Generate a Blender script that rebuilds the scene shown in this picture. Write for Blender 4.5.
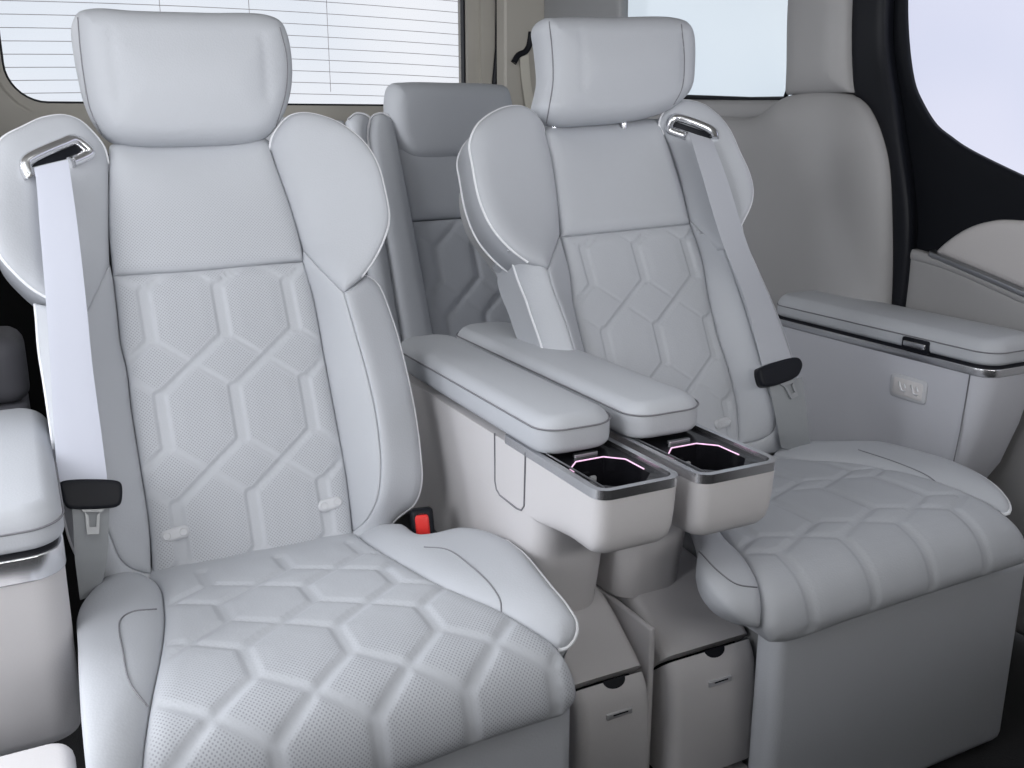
import bpy, bmesh, math, random
import numpy as np
from mathutils import Vector, Matrix, geometry
from mathutils.bvhtree import BVHTree

for o in list(bpy.data.objects):
    bpy.data.objects.remove(o)
SC = bpy.context.scene
COL = SC.collection

# ------------------------------------------------------------------ camera
cam_d = bpy.data.cameras.new('camera')
cam_d.sensor_width = 36.0
cam_d.lens = 36.0 * 960.0 / 1024.0
cam_d.clip_start = 0.02
cam = bpy.data.objects.new('camera', cam_d)
COL.objects.link(cam)
cam.location = (0.0, 0.0, 0.95)
cam.rotation_euler = (math.radians(90 - 15.2), 0, math.radians(-27.2))
SC.camera = cam

# ------------------------------------------------------------------ daylight
world = bpy.data.worlds.new('overcast_sky')
SC.world = world
world.use_nodes = True
wt = world.node_tree
wt.nodes.clear()
w_out = wt.nodes.new('ShaderNodeOutputWorld')
w_bg = wt.nodes.new('ShaderNodeBackground')
w_tc = wt.nodes.new('ShaderNodeTexCoord')
w_no = wt.nodes.new('ShaderNodeTexNoise')
w_no.inputs['Scale'].default_value = 2.2
w_no.inputs['Detail'].default_value = 3.0
w_cr = wt.nodes.new('ShaderNodeValToRGB')
w_cr.color_ramp.elements[0].position = 0.36
w_cr.color_ramp.elements[0].color = (0.76, 0.82, 0.90, 1)
w_cr.color_ramp.elements[1].position = 0.62
w_cr.color_ramp.elements[1].color = (0.96, 0.97, 1.0, 1)
wt.links.new(w_tc.outputs['Generated'], w_no.inputs['Vector'])
wt.links.new(w_no.outputs['Fac'], w_cr.inputs['Fac'])
wt.links.new(w_cr.outputs['Color'], w_bg.inputs['Color'])
w_bg.inputs['Strength'].default_value = 1.0
wt.links.new(w_bg.outputs['Background'], w_out.inputs['Surface'])


def area(name, loc, target, sx, sy, power, col):
    d = bpy.data.lights.new(name, 'AREA')
    d.shape = 'RECTANGLE'; d.size = sx; d.size_y = sy
    d.energy = power; d.color = col
    o = bpy.data.objects.new(name, d)
    COL.objects.link(o)
    o.location = loc
    o.rotation_euler = (Vector(target) - Vector(loc)).to_track_quat('-Z', 'Y').to_euler()
    return o


# daylight that falls in through the open sliding door on the left and the windscreen in front; two added fills under the roof
area('door_daylight', (-0.8, 0.0, 1.2), (0.5, 1.2, 0.8), 0.8, 0.6, 15.5, (0.955, 0.965, 1.0))
area('door_rear_daylight', (-1.4, 1.6, 1.5), (0.2, 0.85, 0.5), 0.8, 0.8, 28.0, (0.93, 0.955, 1.0))
area('windscreen_daylight', (0.45, -1.0, 1.32), (0.5, 1.0, 0.95), 1.3, 0.25, 11.0, (1.0, 0.99, 0.98))
area('windscreen_low_daylight', (0.85, -1.1, 1.06), (0.85, 1.3, 0.98), 1.1, 0.12, 13.0, (0.98, 0.99, 1.0))
area('left_roof_fill', (-0.2, 0.75, 1.39), (-0.1, 0.75, 0.2), 0.4, 0.8, 3.0, (0.93, 0.955, 1.0))  # added fill under the ceiling, lifts the left cushion and armrest lid
area('roof_fill', (0.3, 0.6, 1.39), (0.3, 0.6, 0.2), 0.9, 0.5, 1.6, (0.95, 0.98, 1.0))  # added overhead fill, the ceiling has no opening here
area('left_rear_window_daylight', (-0.6, 1.9, 1.3), (0.6, 1.8, 0.8), 0.7, 0.4, 5.5, (0.97, 0.98, 1.0))

SC.view_settings.view_transform = 'Standard'
SC.view_settings.look = 'None'
SC.view_settings.gamma = 1.0
SC.view_settings.use_curve_mapping = False
SC.view_settings.exposure = 0.0
# ------------------------------------------------------------------ geometry helpers
FOC = 960.0
CAM = np.array([0.0, 0.0, 0.95])
YAW, PIT = math.radians(27.2), math.radians(15.2)
FWD = np.array([math.sin(YAW) * math.cos(PIT), math.cos(YAW) * math.cos(PIT), -math.sin(PIT)])
RGT = np.array([math.cos(YAW), -math.sin(YAW), 0.0])
DWN = np.cross(FWD, RGT)


def ray(u, v):
    """direction of the sight line through photo pixel (u, v)"""
    return FWD + RGT * (u - 512) / FOC + DWN * (v - 384) / FOC


def crom(pts, step, closed=True, corners=()):
    """Catmull-Rom resampling; indices in corners stay sharp"""
    P = np.asarray(pts, float)
    n = len(P)
    out = []
    rng = range(n if closed else n - 1)
    for i in rng:
        p1, p2 = P[i], P[(i + 1) % n]
        if closed:
            p0, p3 = P[(i - 1) % n], P[(i + 2) % n]
        else:
            p0 = P[i - 1] if i > 0 else 2 * p1 - p2
            p3 = P[i + 2] if i + 2 < n else 2 * p2 - p1
        if i in corners:
            p0 = p1 + (p1 - p2) * 0.3
        if (i + 1) % n in corners:
            p3 = p2 + (p2 - p1) * 0.3
        L = np.linalg.norm((p2 - p1)[:2]) if len(p1) < 4 else np.linalg.norm(p2 - p1)
        k = max(1, int(math.ceil(L / step)))
        # centripetal parametrisation
        d1 = max(np.linalg.norm(p1 - p0), 1e-9) ** 0.5
        d2 = max(np.linalg.norm(p2 - p1), 1e-9) ** 0.5
        d3 = max(np.linalg.norm(p3 - p2), 1e-9) ** 0.5
        t0, t1, t2, t3 = 0, d1, d1 + d2, d1 + d2 + d3
        for j in range(k):
            t = t1 + (t2 - t1) * j / k
            a1 = (t1 - t) / (t1 - t0) * p0 + (t - t0) / (t1 - t0) * p1
            a2 = (t2 - t) / (t2 - t1) * p1 + (t - t1) / (t2 - t1) * p2
            a3 = (t3 - t) / (t3 - t2) * p2 + (t - t2) / (t3 - t2) * p3
            b1 = (t2 - t) / (t2 - t0) * a1 + (t - t0) / (t2 - t0) * a2
            b2 = (t3 - t) / (t3 - t1) * a2 + (t - t1) / (t3 - t1) * a3
            out.append((t2 - t) / (t2 - t1) * b1 + (t - t1) / (t2 - t1) * b2)
    if not closed:
        out.append(P[-1])
    return np.array(out)


class Sheet:
    """a profile in (y, z) swept along x; s = x, t = length along the profile, h = height off it"""
    def __init__(self, prof):
        q = crom(prof, 0.01, closed=False)
        d = np.diff(q, axis=0)
        self.T = np.concatenate([[0], np.cumsum(np.linalg.norm(d, axis=1))])
        g = np.gradient(q, self.T, axis=0)
        g /= np.linalg.norm(g, axis=1)[:, None]
        N = np.stack([-g[:, 1], g[:, 0]], 1)
        e = 0.4
        self.q = np.vstack([q[0] - g[0] * e, q, q[-1] + g[-1] * e])
        self.N = np.vstack([N[0], N, N[-1]])
        self.T = np.concatenate([[-e], self.T, [self.T[-1] + e]])

    def hit(self, u, v, h=0.0):
        d = ray(u, v)
        o = self.q + self.N * h
        best = None
        for i in range(len(o) - 1):
            a, b = o[i], o[i + 1] - o[i]
            det = d[1] * (-b[1]) - d[2] * (-b[0])
            if abs(det) < 1e-12:
                continue
            r = a - CAM[1:]
            k = (r[0] * (-b[1]) - r[1] * (-b[0])) / det
            w = (d[1] * r[1] - d[2] * r[0]) / det
            if -1e-6 <= w <= 1 + 1e-6 and k > 0 and (best is None or k < best[0]):
                best = (k, CAM[0] + k * d[0], self.T[i] + w * (self.T[i + 1] - self.T[i]))
        if best is None:
            raise ValueError('no hit %s %s %s' % (u, v, h))
        return np.array([best[1], best[2], h])

    def map(self, st, h):
        t = st[:, 1]
        y = np.interp(t, self.T, self.q[:, 0]); z = np.interp(t, self.T, self.q[:, 1])
        ny = np.interp(t, self.T, self.N[:, 0]); nz = np.interp(t, self.T, self.N[:, 1])
        l = np.hypot(ny, nz)
        return np.stack([st[:, 0], y + h * ny / l, z + h * nz / l], 1)


class Flat:
    """a plane: o + s*S + t*T, h along the normal N"""
    def __init__(self, o, S, T, N):
        self.o, self.S, self.Tv, self.N = [np.array(a, float) for a in (o, S, T, N)]

    def hit(self, u, v, h=0.0):
        d = ray(u, v)
        k = (self.o + self.N * h - CAM) @ self.N / (d @ self.N)
        p = CAM + d * k - self.o
        return np.array([p @ self.S, p @ self.Tv, h])

    def map(self, st, h):
        return self.o + st[:, :1] * self.S + st[:, 1:2] * self.Tv + np.asarray(h)[:, None] * self.N


def px(o, k, pts):
    return [(o[0] + p[0] * k, o[1] + p[1] * k) + tuple(p[2:]) for p in pts]


def seg_dist(P, A, B):
    """distance from each P (n,2) to its closest point on segments A-B (m,2)"""
    best = np.full(len(P), 1e9)
    for a, b in zip(A, B):
        ab = b - a
        L = ab @ ab
        w = np.clip(((P - a) @ ab) / max(L, 1e-14), 0, 1)
        best = np.minimum(best, np.linalg.norm(P - a - w[:, None] * ab, axis=1))
    return best


def inside(P, poly):
    x, y = P[:, 0], P[:, 1]
    r = np.zeros(len(P), bool)
    for (x1, y1), (x2, y2) in zip(poly, np.roll(poly, -1, 0)):
        c = (y1 > y) != (y2 > y)
        r ^= c & (x < (x2 - x1) * (y - y1) / (y2 - y1 + 1e-15) + x1)
    return r


def sstep(a, b, x):
    w = np.clip((x - a) / (b - a), 0, 1)
    return w * w * (3 - 2 * w)


def tps(C, h, Q, lam=1e-6):
    """thin-plate height field through control points C (n,2) -> values at Q"""
    if np.ptp(h) < 1e-7:
        return np.full(len(Q), h[0])
    def U(r):
        return np.where(r > 1e-12, r * r * np.log(r + 1e-15), 0)
    n = len(C)
    K = U(np.linalg.norm(C[:, None] - C[None], axis=2)) + lam * np.eye(n)
    A = np.zeros((n + 3, n + 3)); A[:n, :n] = K
    A[:n, n] = A[n, :n] = 1; A[:n, n + 1:] = C; A[n + 1:, :n] = C.T
    w = np.linalg.solve(A, np.concatenate([h, [0, 0, 0]]))
    out = np.zeros(len(Q))
    for i in range(0, len(Q), 4000):
        q = Q[i:i + 4000]
        out[i:i + 4000] = U(np.linalg.norm(q[:, None] - C[None], axis=2)) @ w[:n] + w[n] + q @ w[n + 1:]
    return out
# ------------------------------------------------------------------ mesh builders
def origin_of(o):
    v = Vector((0, 0, 0))
    while o is not None:
        v += o.location
        o = o.parent
    return np.array(v)


def link(name, verts, faces, mat, parent=None, loc=None, uv=None, perf=None, smooth=True, angle=None):
    """one mesh object; verts are world positions, stored relative to the parent (or to loc)"""
    verts = np.asarray(verts, float)
    off = origin_of(parent) if parent is not None else np.array(loc if loc is not None else (0, 0, 0), float)
    me = bpy.data.meshes.new(name)
    me.from_pydata((verts - off).tolist(), [], [tuple(int(i) for i in f) for f in faces])
    me.materials.append(mat)
    if uv is not None:
        lay = me.uv_layers.new(name='UVMap')
        vi = np.zeros(len(me.loops), np.int32)
        me.loops.foreach_get('vertex_index', vi)
        lay.data.foreach_set('uv', np.asarray(uv)[vi].astype(np.float32).ravel())
    if perf is not None:
        at = me.attributes.new('perf', 'FLOAT', 'POINT')
        at.data.foreach_set('value', np.asarray(perf, np.float32))
    me.update()
    if smooth:
        me.polygons.foreach_set('use_smooth', [True] * len(me.polygons))
        if angle:
            me.set_sharp_from_angle(angle=math.radians(angle))
    o = bpy.data.objects.new(name, me)
    COL.objects.link(o)
    if parent is not None:
        o.parent = parent
    else:
        o.location = off
    return o


def tag(o, label, cat, group=None):
    o['label'] = label; o['category'] = cat
    if group:
        o['group'] = group
    return o


def thing(name, label, cat, loc, group=None):
    o = bpy.data.objects.new(name, None)
    o.empty_display_size = 0.05
    COL.objects.link(o)
    o.location = loc
    return tag(o, label, cat, group)


def structure(o):
    o['kind'] = 'structure'
    return o


class Pad:
    pass


def pad(name, surf, outline, mat, parent, corners=(), puff=0.01, r=0.015, grid=0.008, depth=0.03, ctrl=(),
        net=None, nd=0.004, nr=0.005, grooves=(), back='flat', bpuff=None, raw=False, perf=None, loc=None, edge=None,
        shrink=0.0, hfun=None):
    """upholstered panel: outline of photo points (u, v, height) on a surface, domed towards its middle"""
    pts = np.array([tuple(p) if len(p) == 3 else tuple(p) + (0.0,) for p in outline], float)
    if not raw:
        pts = np.array([surf.hit(*p) for p in pts])
    corners = set(i % len(pts) for i in corners)
    B = crom(pts, grid * 0.8, True, corners)
    area2 = np.sum(B[:, 0] * np.roll(B[:, 1], -1) - np.roll(B[:, 0], -1) * B[:, 1])
    if area2 < 0:
        B = B[::-1]
    if shrink:
        tg = np.roll(B[:, :2], -1, 0) - np.roll(B[:, :2], 1, 0)
        tg /= np.linalg.norm(tg, axis=1)[:, None] + 1e-12
        B[:, 0] += -tg[:, 1] * shrink; B[:, 1] += tg[:, 0] * shrink
    A2, C2 = B[:, :2], np.roll(B[:, :2], -1, 0)
    tg = np.roll(A2, -1, 0) - np.roll(A2, 1, 0)
    tg /= np.linalg.norm(tg, axis=1)[:, None] + 1e-12
    nin = np.stack([-tg[:, 1], tg[:, 0]], 1)
    pool = []
    for q in (0.05, 0.16, 0.34, 0.58, 0.82):
        d = q * r
        c = A2 + nin * d
        c = c[inside(c, A2)]
        if len(c):
            c = c[seg_dist(c, A2, C2) > d * 0.96]
            pool.append(c)
    lo, hi = A2.min(0), A2.max(0)
    gx = np.arange(lo[0], hi[0], grid); gy = np.arange(lo[1], hi[1], grid * 0.866)
    G = np.array([(x + (grid / 2 if j % 2 else 0), y) for j, y in enumerate(gy) for x in gx]).reshape(-1, 2)
    G = G[inside(G, A2)]
    if len(G):
        G = G[seg_dist(G, A2, C2) > max(r * 0.95, grid * 0.5)]
        pool.append(G)
    allp = np.vstack([A2] + pool)
    nb = len(A2)
    res = geometry.delaunay_2d_cdt([Vector(p) for p in allp], [(i, (i + 1) % nb) for i in range(nb)], [], 1, 1e-7)
    V = np.array([tuple(v) for v in res[0]]); F = [tuple(f) for f in res[2]]
    bidx = {}
    for k, src in enumerate(res[3]):
        for i in src:
            if i < nb:
                bidx[i] = k
    loop = []
    for i in range(nb):
        k = bidx.get(i)
        if k is not None and (not loop or loop[-1] != k):
            loop.append(k)
    cc = [(p[0], p[1]) for p in B[::max(1, nb // 90)]]
    ch = [p[2] for p in B[::max(1, nb // 90)]]
    for c in ctrl:
        q = surf.hit(*c) if not raw else c
        cc.append((q[0], q[1])); ch.append(q[2])
    cc = np.array(cc); ch = np.array(ch)
    base = tps(cc, ch, V, 1e-5 if not np.ptp(ch) < 1e-7 else 0)
    hb = tps(cc, ch, B[:, :2], 1e-5)
    D = seg_dist(V, A2, C2)
    D[loop] = 0
    x = np.clip(D / r, 0, 1)
    e = np.sqrt(np.clip(1 - (1 - x) ** 2, 0, 1))
    h = base + puff * e
    pf = np.zeros(len(V))
    if net is not None:
        red = np.zeros(len(V)); mn = np.zeros(len(V))
        for a, b, w, k in net:
            d = seg_dist(V, [np.array(a)], [np.array(b)])
            red = np.maximum(red, k * (1 - sstep(w / 2, w / 2 + nr, d)))
            mn = np.maximum(mn, 1 - sstep(w / 2 + 0.002, w / 2 + 0.006, d))
            # broad swell of every cell
            red = np.maximum(red, k * 0.30 * (1 - sstep(w / 2, w / 2 + 0.020, d)))
        h -= nd * red * sstep(0.0, 0.012, D)
        pf = 1 - mn
    for line, w, k in grooves:
        L = np.array([surf.hit(*p)[:2] for p in line]) if not raw else np.array(line)[:, :2]
        L = crom(L, 0.006, False)
        d = seg_dist(V, L[:-1], L[1:])
        h -= k * np.exp(-(d / w) ** 2)
    if hfun is not None:
        h = h + hfun(V, D)
    if perf is not None:
        pf = perf(V, pf) * sstep(0.002, 0.008, D)
    P = surf.map(V, h)
    n0 = len(V)
    verts = [P]; faces = list(F); uvs = [V]; pfs = [pf]
    if back == 'pillow':
        hb2 = base - (bpuff if bpuff is not None else puff) * e
        keep = np.ones(n0, bool); keep[loop] = False
        mapb = np.arange(n0)
        mapb[keep] = n0 + np.arange(keep.sum())
        verts.append(surf.map(V[keep], hb2[keep])); uvs.append(V[keep]); pfs.append(np.zeros(keep.sum()))
        faces += [tuple(mapb[i] for i in reversed(f)) for f in F]
    else:
        steps = [depth]
        prev = loop
        n = n0
        for dp in steps:
            L2 = V[loop]
            verts.append(surf.map(L2, h[loop] - dp)); uvs.append(L2); pfs.append(np.zeros(len(loop)))
            cur = list(range(n, n + len(loop)))
            m = len(loop)
            for i in range(m):
                j = (i + 1) % m
                faces.append((prev[j], prev[i], cur[i], cur[j]))
            prev = cur; n += m
        rc = geometry.delaunay_2d_cdt([Vector(V[k]) for k in loop], [(i, (i + 1) % len(loop)) for i in range(len(loop))], [], 1, 1e-7)
        if len(rc[0]) == len(loop):
            for f in rc[2]:
                faces.append(tuple(prev[rc[3][i][0]] for i in reversed(f)))
    verts = np.vstack(verts)
    flip = False
    if isinstance(surf, Flat) and np.cross(surf.S, surf.Tv) @ surf.N < 0:
        faces = [tuple(reversed(f)) for f in faces]
    o = link(name, verts, faces, mat, parent, loc=loc, uv=np.vstack(uvs), perf=np.concatenate(pfs))
    R = Pad()
    R.o, R.V, R.h, R.surf, R.B = o, V, h, surf, B
    R.pts = pts
    return R


def on(P, u, v, dh=0.0):
    """(s, t, h) of the point of pad P seen at photo pixel (u, v), lifted by dh"""
    h = float(np.median(P.h))
    for _ in range(8):
        q = P.surf.hit(u, v, h + dh)
        k = np.argpartition(np.linalg.norm(P.V - q[:2], axis=1), 3)[:3]
        w = 1 / (np.linalg.norm(P.V[k] - q[:2], axis=1) + 1e-5)
        h = 0.5 * h + 0.5 * float((P.h[k] * w).sum() / w.sum())
    return P.surf.hit(u, v, h + dh)


def tube_geo(pts, rad, n=8, closed=False, flat=1.0):
    P = np.asarray(pts, float)
    m = len(P)
    if closed:
        T = np.roll(P, -1, 0) - np.roll(P, 1, 0)
    else:
        T = np.gradient(P, axis=0)
    T /= np.linalg.norm(T, axis=1)[:, None] + 1e-12
    a = np.array([0, 0, 1.0]) if abs(T[0][2]) < 0.9 else np.array([1.0, 0, 0])
    N = np.cross(T[0], a); N /= np.linalg.norm(N)
    V = []; F = []
    rr = np.broadcast_to(np.asarray(rad, float), (m,))
    for i in range(m):
        N = N - T[i] * (N @ T[i]); N /= np.linalg.norm(N)
        Bn = np.cross(T[i], N)
        for k in range(n):
            g = 2 * math.pi * k / n
            V.append(P[i] + rr[i] * (math.cos(g) * N + flat * math.sin(g) * Bn))
    rng = m if closed else m - 1
    for i in range(rng):
        i2 = (i + 1) % m
        for k in range(n):
            k2 = (k + 1) % n
            F.append((i * n + k, i2 * n + k, i2 * n + k2, i * n + k2)[::-1])
    if not closed:
        F.append(tuple(range(n))); F.append(tuple(reversed(range((m - 1) * n, m * n))))
    return np.array(V), F


def tube(name, pts, rad, mat, parent, n=8, closed=False, loc=None):
    V, F = tube_geo(pts, rad, n, closed)
    return link(name, V, F, mat, parent, loc=loc)


def merge(parts):
    V = []; F = []; n = 0
    for v, f in parts:
        V.append(np.asarray(v)); F += [tuple(i + n for i in q) for q in f]; n += len(v)
    return np.vstack(V), F


def rrect(x0, x1, y0, y1, r, n=7):
    """rounded rectangle, counter-clockwise; r one radius or four (x0y0, x1y0, x1y1, x0y1)"""
    rs = (r,) * 4 if not hasattr(r, '__len__') else r
    out = []
    for (cx, cy, a0), q in zip(((x0, y0, 180), (x1, y0, 270), (x1, y1, 0), (x0, y1, 90)), rs):
        q = max(min(q, (x1 - x0) / 2 - 1e-5, (y1 - y0) / 2 - 1e-5), 1e-5)
        ax = cx + (q if cx == x0 else -q); ay = cy + (q if cy == y0 else -q)
        for k in range(n):
            g = math.radians(a0 + 90.0 * k / (n - 1))
            out.append((ax + q * math.cos(g), ay + q * math.sin(g)))
    return out


def loft_geo(rings, cap0=True, cap1=True):
    m = len(rings[0])
    V = np.vstack([np.asarray(r, float) for r in rings]); F = []
    for i in range(len(rings) - 1):
        for k in range(m):
            k2 = (k + 1) % m
            F.append((i * m + k, i * m + k2, (i + 1) * m + k2, (i + 1) * m + k))
    if cap0:
        F.append(tuple(reversed(range(m))))
    if cap1:
        F.append(tuple(range((len(rings) - 1) * m, len(rings) * m)))
    return V, F


def slab_rings(x0, x1, y0, y1, z0, z1, r, e0=0.0, e1=0.006, n=4, tilt=None):
    """rings of a rounded box lofted upwards, with rounded lower (e0) and upper (e1) edges"""
    R = []
    def ring(ins, z):
        rs = r if hasattr(r, '__len__') else (r,) * 4
        rr = rrect(x0 + ins, x1 - ins, y0 + ins, y1 - ins, [max(q - ins, 0.0006) for q in rs])
        R.append([(x, y, z) for x, y in rr])
    if e0 > 0:
        for k in range(n):
            g = math.pi / 2 * k / n
            ring(e0 * (1 - math.sin(g)), z0 + e0 * (1 - math.cos(g)))
    ring(0, z0 + e0)
    ring(0, z1 - e1)
    if e1 > 0:
        for k in range(1, n + 1):
            g = math.pi / 2 * k / n
            ring(e1 * (1 - math.cos(g)), z1 - e1 + e1 * math.sin(g))
    return R


def box(name, x0, x1, y0, y1, z0, z1, mat, parent=None, r=0.006, e0=0.0, e1=0.006, loc=None, angle=45):
    V, F = loft_geo(slab_rings(x0, x1, y0, y1, z0, z1, r, e0, e1))
    return link(name, V, F, mat, parent, loc=loc, angle=angle)


def ribbon(name, rows, mat, parent, thick=0.0016, loc=None):
    """webbing between pairs of world points (left, right)"""
    L = crom(np.array([a for a, b in rows]), 0.012, False)
    Rr = np.array([b for a, b in rows])
    # same parametrisation for both edges
    n = 40
    def rs(P):
        P = crom(np.array(P), 0.004, False)
        d = np.concatenate([[0], np.cumsum(np.linalg.norm(np.diff(P, axis=0), axis=1))])
        q = np.linspace(0, d[-1], n)
        return np.stack([np.interp(q, d, P[:, i]) for i in range(3)], 1)
    L, Rr = rs([a for a, b in rows]), rs([b for a, b in rows])
    T = np.gradient((L + Rr) / 2, axis=0)
    W = Rr - L
    N = np.cross(W, T); N /= np.linalg.norm(N, axis=1)[:, None]
    m = 9
    V = []; F = []; uv = []
    for side in (0.5, -0.5):
        for i in range(n):
            for k in range(m):
                w = k / (m - 1)
                V.append(L[i] * (1 - w) + Rr[i] * w + N[i] * thick * side * (1 - 0.5 * (abs(w - .5) * 2) ** 8))
                uv.append((w, i / n))
    o = n * m
    for i in range(n - 1):
        for k in range(m - 1):
            a = i * m + k
            F.append((a, a + 1, a + m + 1, a + m)); F.append((o + a, o + a + m, o + a + m + 1, o + a + 1))
        for k in (0, m - 1):
            a = i * m + k
            q = (a, a + m, o + a + m, o + a)
            F.append(q if k == 0 else q[::-1])
    for i in (0, n - 1):
        for k in range(m - 1):
            a = i * m + k
            q = (a, o + a, o + a + 1, a + 1)
            F.append(q if i == 0 else q[::-1])
    F = [f[::-1] for f in F]
    return link(name, V, F, mat, parent, loc=loc, uv=uv, angle=60)


# ------------------------------------------------------------------ materials
def mat(name, col, rough=0.5, metal=0.0, spec=0.5, emit=None, es=1.0, coat=0.0):
    m = bpy.data.materials.new(name)
    m.use_nodes = True
    b = m.node_tree.nodes['Principled BSDF']
    b.inputs['Base Color'].default_value = tuple(col) + (1,)
    b.inputs['Roughness'].default_value = rough
    b.inputs['Metallic'].default_value = metal
    b.inputs['Specular IOR Level'].default_value = spec
    b.inputs['Coat Weight'].default_value = coat
    if emit:
        b.inputs['Emission Color'].default_value = tuple(emit) + (1,)
        b.inputs['Emission Strength'].default_value = es
    return m


def grain(m, scale, strength, dist=0.001, vary=0.03):
    """fine bump and a little colour variation in object space"""
    t = m.node_tree; n = t.nodes; b = n['Principled BSDF']
    tc = n.new('ShaderNodeTexCoord')
    vo = n.new('ShaderNodeTexVoronoi'); vo.inputs['Scale'].default_value = scale
    no = n.new('ShaderNodeTexNoise'); no.inputs['Scale'].default_value = 9.0; no.inputs['Detail'].default_value = 4
    bp = n.new('ShaderNodeBump'); bp.inputs['Strength'].default_value = strength; bp.inputs['Distance'].default_value = dist
    t.links.new(tc.outputs['Object'], vo.inputs['Vector']); t.links.new(tc.outputs['Object'], no.inputs['Vector'])
    t.links.new(vo.outputs['Distance'], bp.inputs['Height'])
    t.links.new(bp.outputs['Normal'], b.inputs['Normal'])
    mx = n.new('ShaderNodeMix'); mx.data_type = 'RGBA'; mx.blend_type = 'MULTIPLY'
    c = b.inputs['Base Color'].default_value[:]
    mx.inputs['A'].default_value = c
    cr = n.new('ShaderNodeMapRange')
    cr.inputs['To Min'].default_value = 1 - vary; cr.inputs['To Max'].default_value = 1 + vary
    t.links.new(no.outputs['Fac'], cr.inputs['Value'])
    cmb = n.new('ShaderNodeCombineColor')
    for k in ('Red', 'Green', 'Blue'):
        t.links.new(cr.outputs['Result'], cmb.inputs[k])
    mx.inputs['Factor'].default_value = 1.0
    t.links.new(cmb.outputs['Color'], mx.inputs['B'])
    t.links.new(mx.outputs['Result'], b.inputs['Base Color'])
    return m


def perforate(m, pitch=0.0029, dark=0.66):
    """rows of small round holes where the mesh attribute 'perf' is set"""
    t = m.node_tree; n = t.nodes; b = n['Principled BSDF']
    uv = n.new('ShaderNodeUVMap')
    vs = n.new('ShaderNodeVectorMath'); vs.operation = 'SCALE'; vs.inputs['Scale'].default_value = 1 / pitch
    rot = n.new('ShaderNodeVectorRotate'); rot.rotation_type = 'Z_AXIS'; rot.inputs['Angle'].default_value = math.radians(45)
    fr = n.new('ShaderNodeVectorMath'); fr.operation = 'FRACTION'
    sb = n.new('ShaderNodeVectorMath'); sb.operation = 'SUBTRACT'; sb.inputs[1].default_value = (0.5, 0.5, 0)
    ln = n.new('ShaderNodeVectorMath'); ln.operation = 'LENGTH'
    mr = n.new('ShaderNodeMapRange'); mr.inputs['From Min'].default_value = 0.22; mr.inputs['From Max'].default_value = 0.34
    mr.inputs['To Min'].default_value = 1.0; mr.inputs['To Max'].default_value = 0.0
    at = n.new('ShaderNodeAttribute'); at.attribute_name = 'perf'
    ml = n.new('ShaderNodeMath'); ml.operation = 'MULTIPLY'
    t.links.new(uv.outputs['UV'], vs.inputs[0]); t.links.new(vs.outputs['Vector'], rot.inputs['Vector'])
    t.links.new(rot.outputs['Vector'], fr.inputs[0]); t.links.new(fr.outputs['Vector'], sb.inputs[0])
    t.links.new(sb.outputs['Vector'], ln.inputs[0]); t.links.new(ln.outputs['Value'], mr.inputs['Value'])
    t.links.new(mr.outputs['Result'], ml.inputs[0]); t.links.new(at.outputs['Fac'], ml.inputs[1])
    src = b.inputs['Base Color'].links[0].from_socket
    mx = n.new('ShaderNodeMix'); mx.data_type = 'RGBA'; mx.blend_type = 'MULTIPLY'
    t.links.new(ml.outputs['Value'], mx.inputs['Factor'])
    t.links.new(src, mx.inputs['A']); mx.inputs['B'].default_value = (dark, dark, dark * 1.02, 1)
    t.links.new(mx.outputs['Result'], b.inputs['Base Color'])
    return m


LEATHER = grain(mat('light_grey_leather', (0.485, 0.502, 0.536), 0.55, spec=0.3), 420, 0.12)
QUILT = perforate(grain(mat('perforated_grey_leather', (0.485, 0.502, 0.536), 0.55, spec=0.3), 420, 0.12))
PIPING = mat('pale_piping', (0.78, 0.79, 0.82), 0.4)
VINYL = grain(mat('console_grey_vinyl', (0.63, 0.615, 0.625), 0.5, spec=0.35), 500, 0.08)
SEAM = mat('dark_stitching', (0.22, 0.22, 0.24), 0.7)
PLASTIC = grain(mat('grey_plastic', (0.30, 0.305, 0.315), 0.55), 300, 0.05)
TRIM = grain(mat('grey_trim_panel', (0.335, 0.332, 0.338), 0.6), 300, 0.06)
BEIGE = grain(mat('beige_trim', (0.43, 0.41, 0.37), 0.6), 300, 0.05)
BLACK = mat('black_plastic', (0.008, 0.009, 0.013), 0.45, spec=0.2)
SOFTBLACK = grain(mat('soft_black_trim', (0.007, 0.008, 0.011), 0.6, spec=0.12), 300, 0.05)
GLOSSBLACK = mat('gloss_black', (0.008, 0.008, 0.010), 0.12)
CHROME = mat('brushed_chrome', (0.82, 0.82, 0.84), 0.24, metal=0.97)
STEEL = mat('dull_steel', (0.42, 0.43, 0.45), 0.35, metal=1.0)
RED = mat('red_button', (0.75, 0.03, 0.025), 0.35)
WEB = mat('pale_webbing', (0.54, 0.56, 0.64), 0.6)
WEBG = mat('grey_webbing', (0.46, 0.475, 0.515), 0.6)
CREAM = mat('cream_webbing', (0.55, 0.53, 0.47), 0.7)
CARPET = grain(mat('dark_carpet', (0.015, 0.015, 0.017), 0.95), 600, 0.5)
WHITEPANEL = mat('pale_door_panel', (0.55, 0.53, 0.53), 0.5)
LED = mat('pink_light_strip', (0.6, 0.4, 0.6), 0.4, emit=(1.0, 0.62, 0.86), es=0.85)
BADGE = mat('satin_badge', (0.70, 0.70, 0.72), 0.35, metal=0.5)
WEB_SHADE = mat('shaded_webbing', (0.30, 0.315, 0.33), 0.65)  # lower belt lengths, shade painted in as a darker webbing colour
DARKTRIM = grain(mat('dark_grey_trim', (0.10, 0.10, 0.115), 0.6), 300, 0.05)
TAGM = mat('moulded_tag', (0.56, 0.57, 0.60), 0.4)
WIRE = mat('heater_wire', (0.50, 0.47, 0.50), 0.7)
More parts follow.
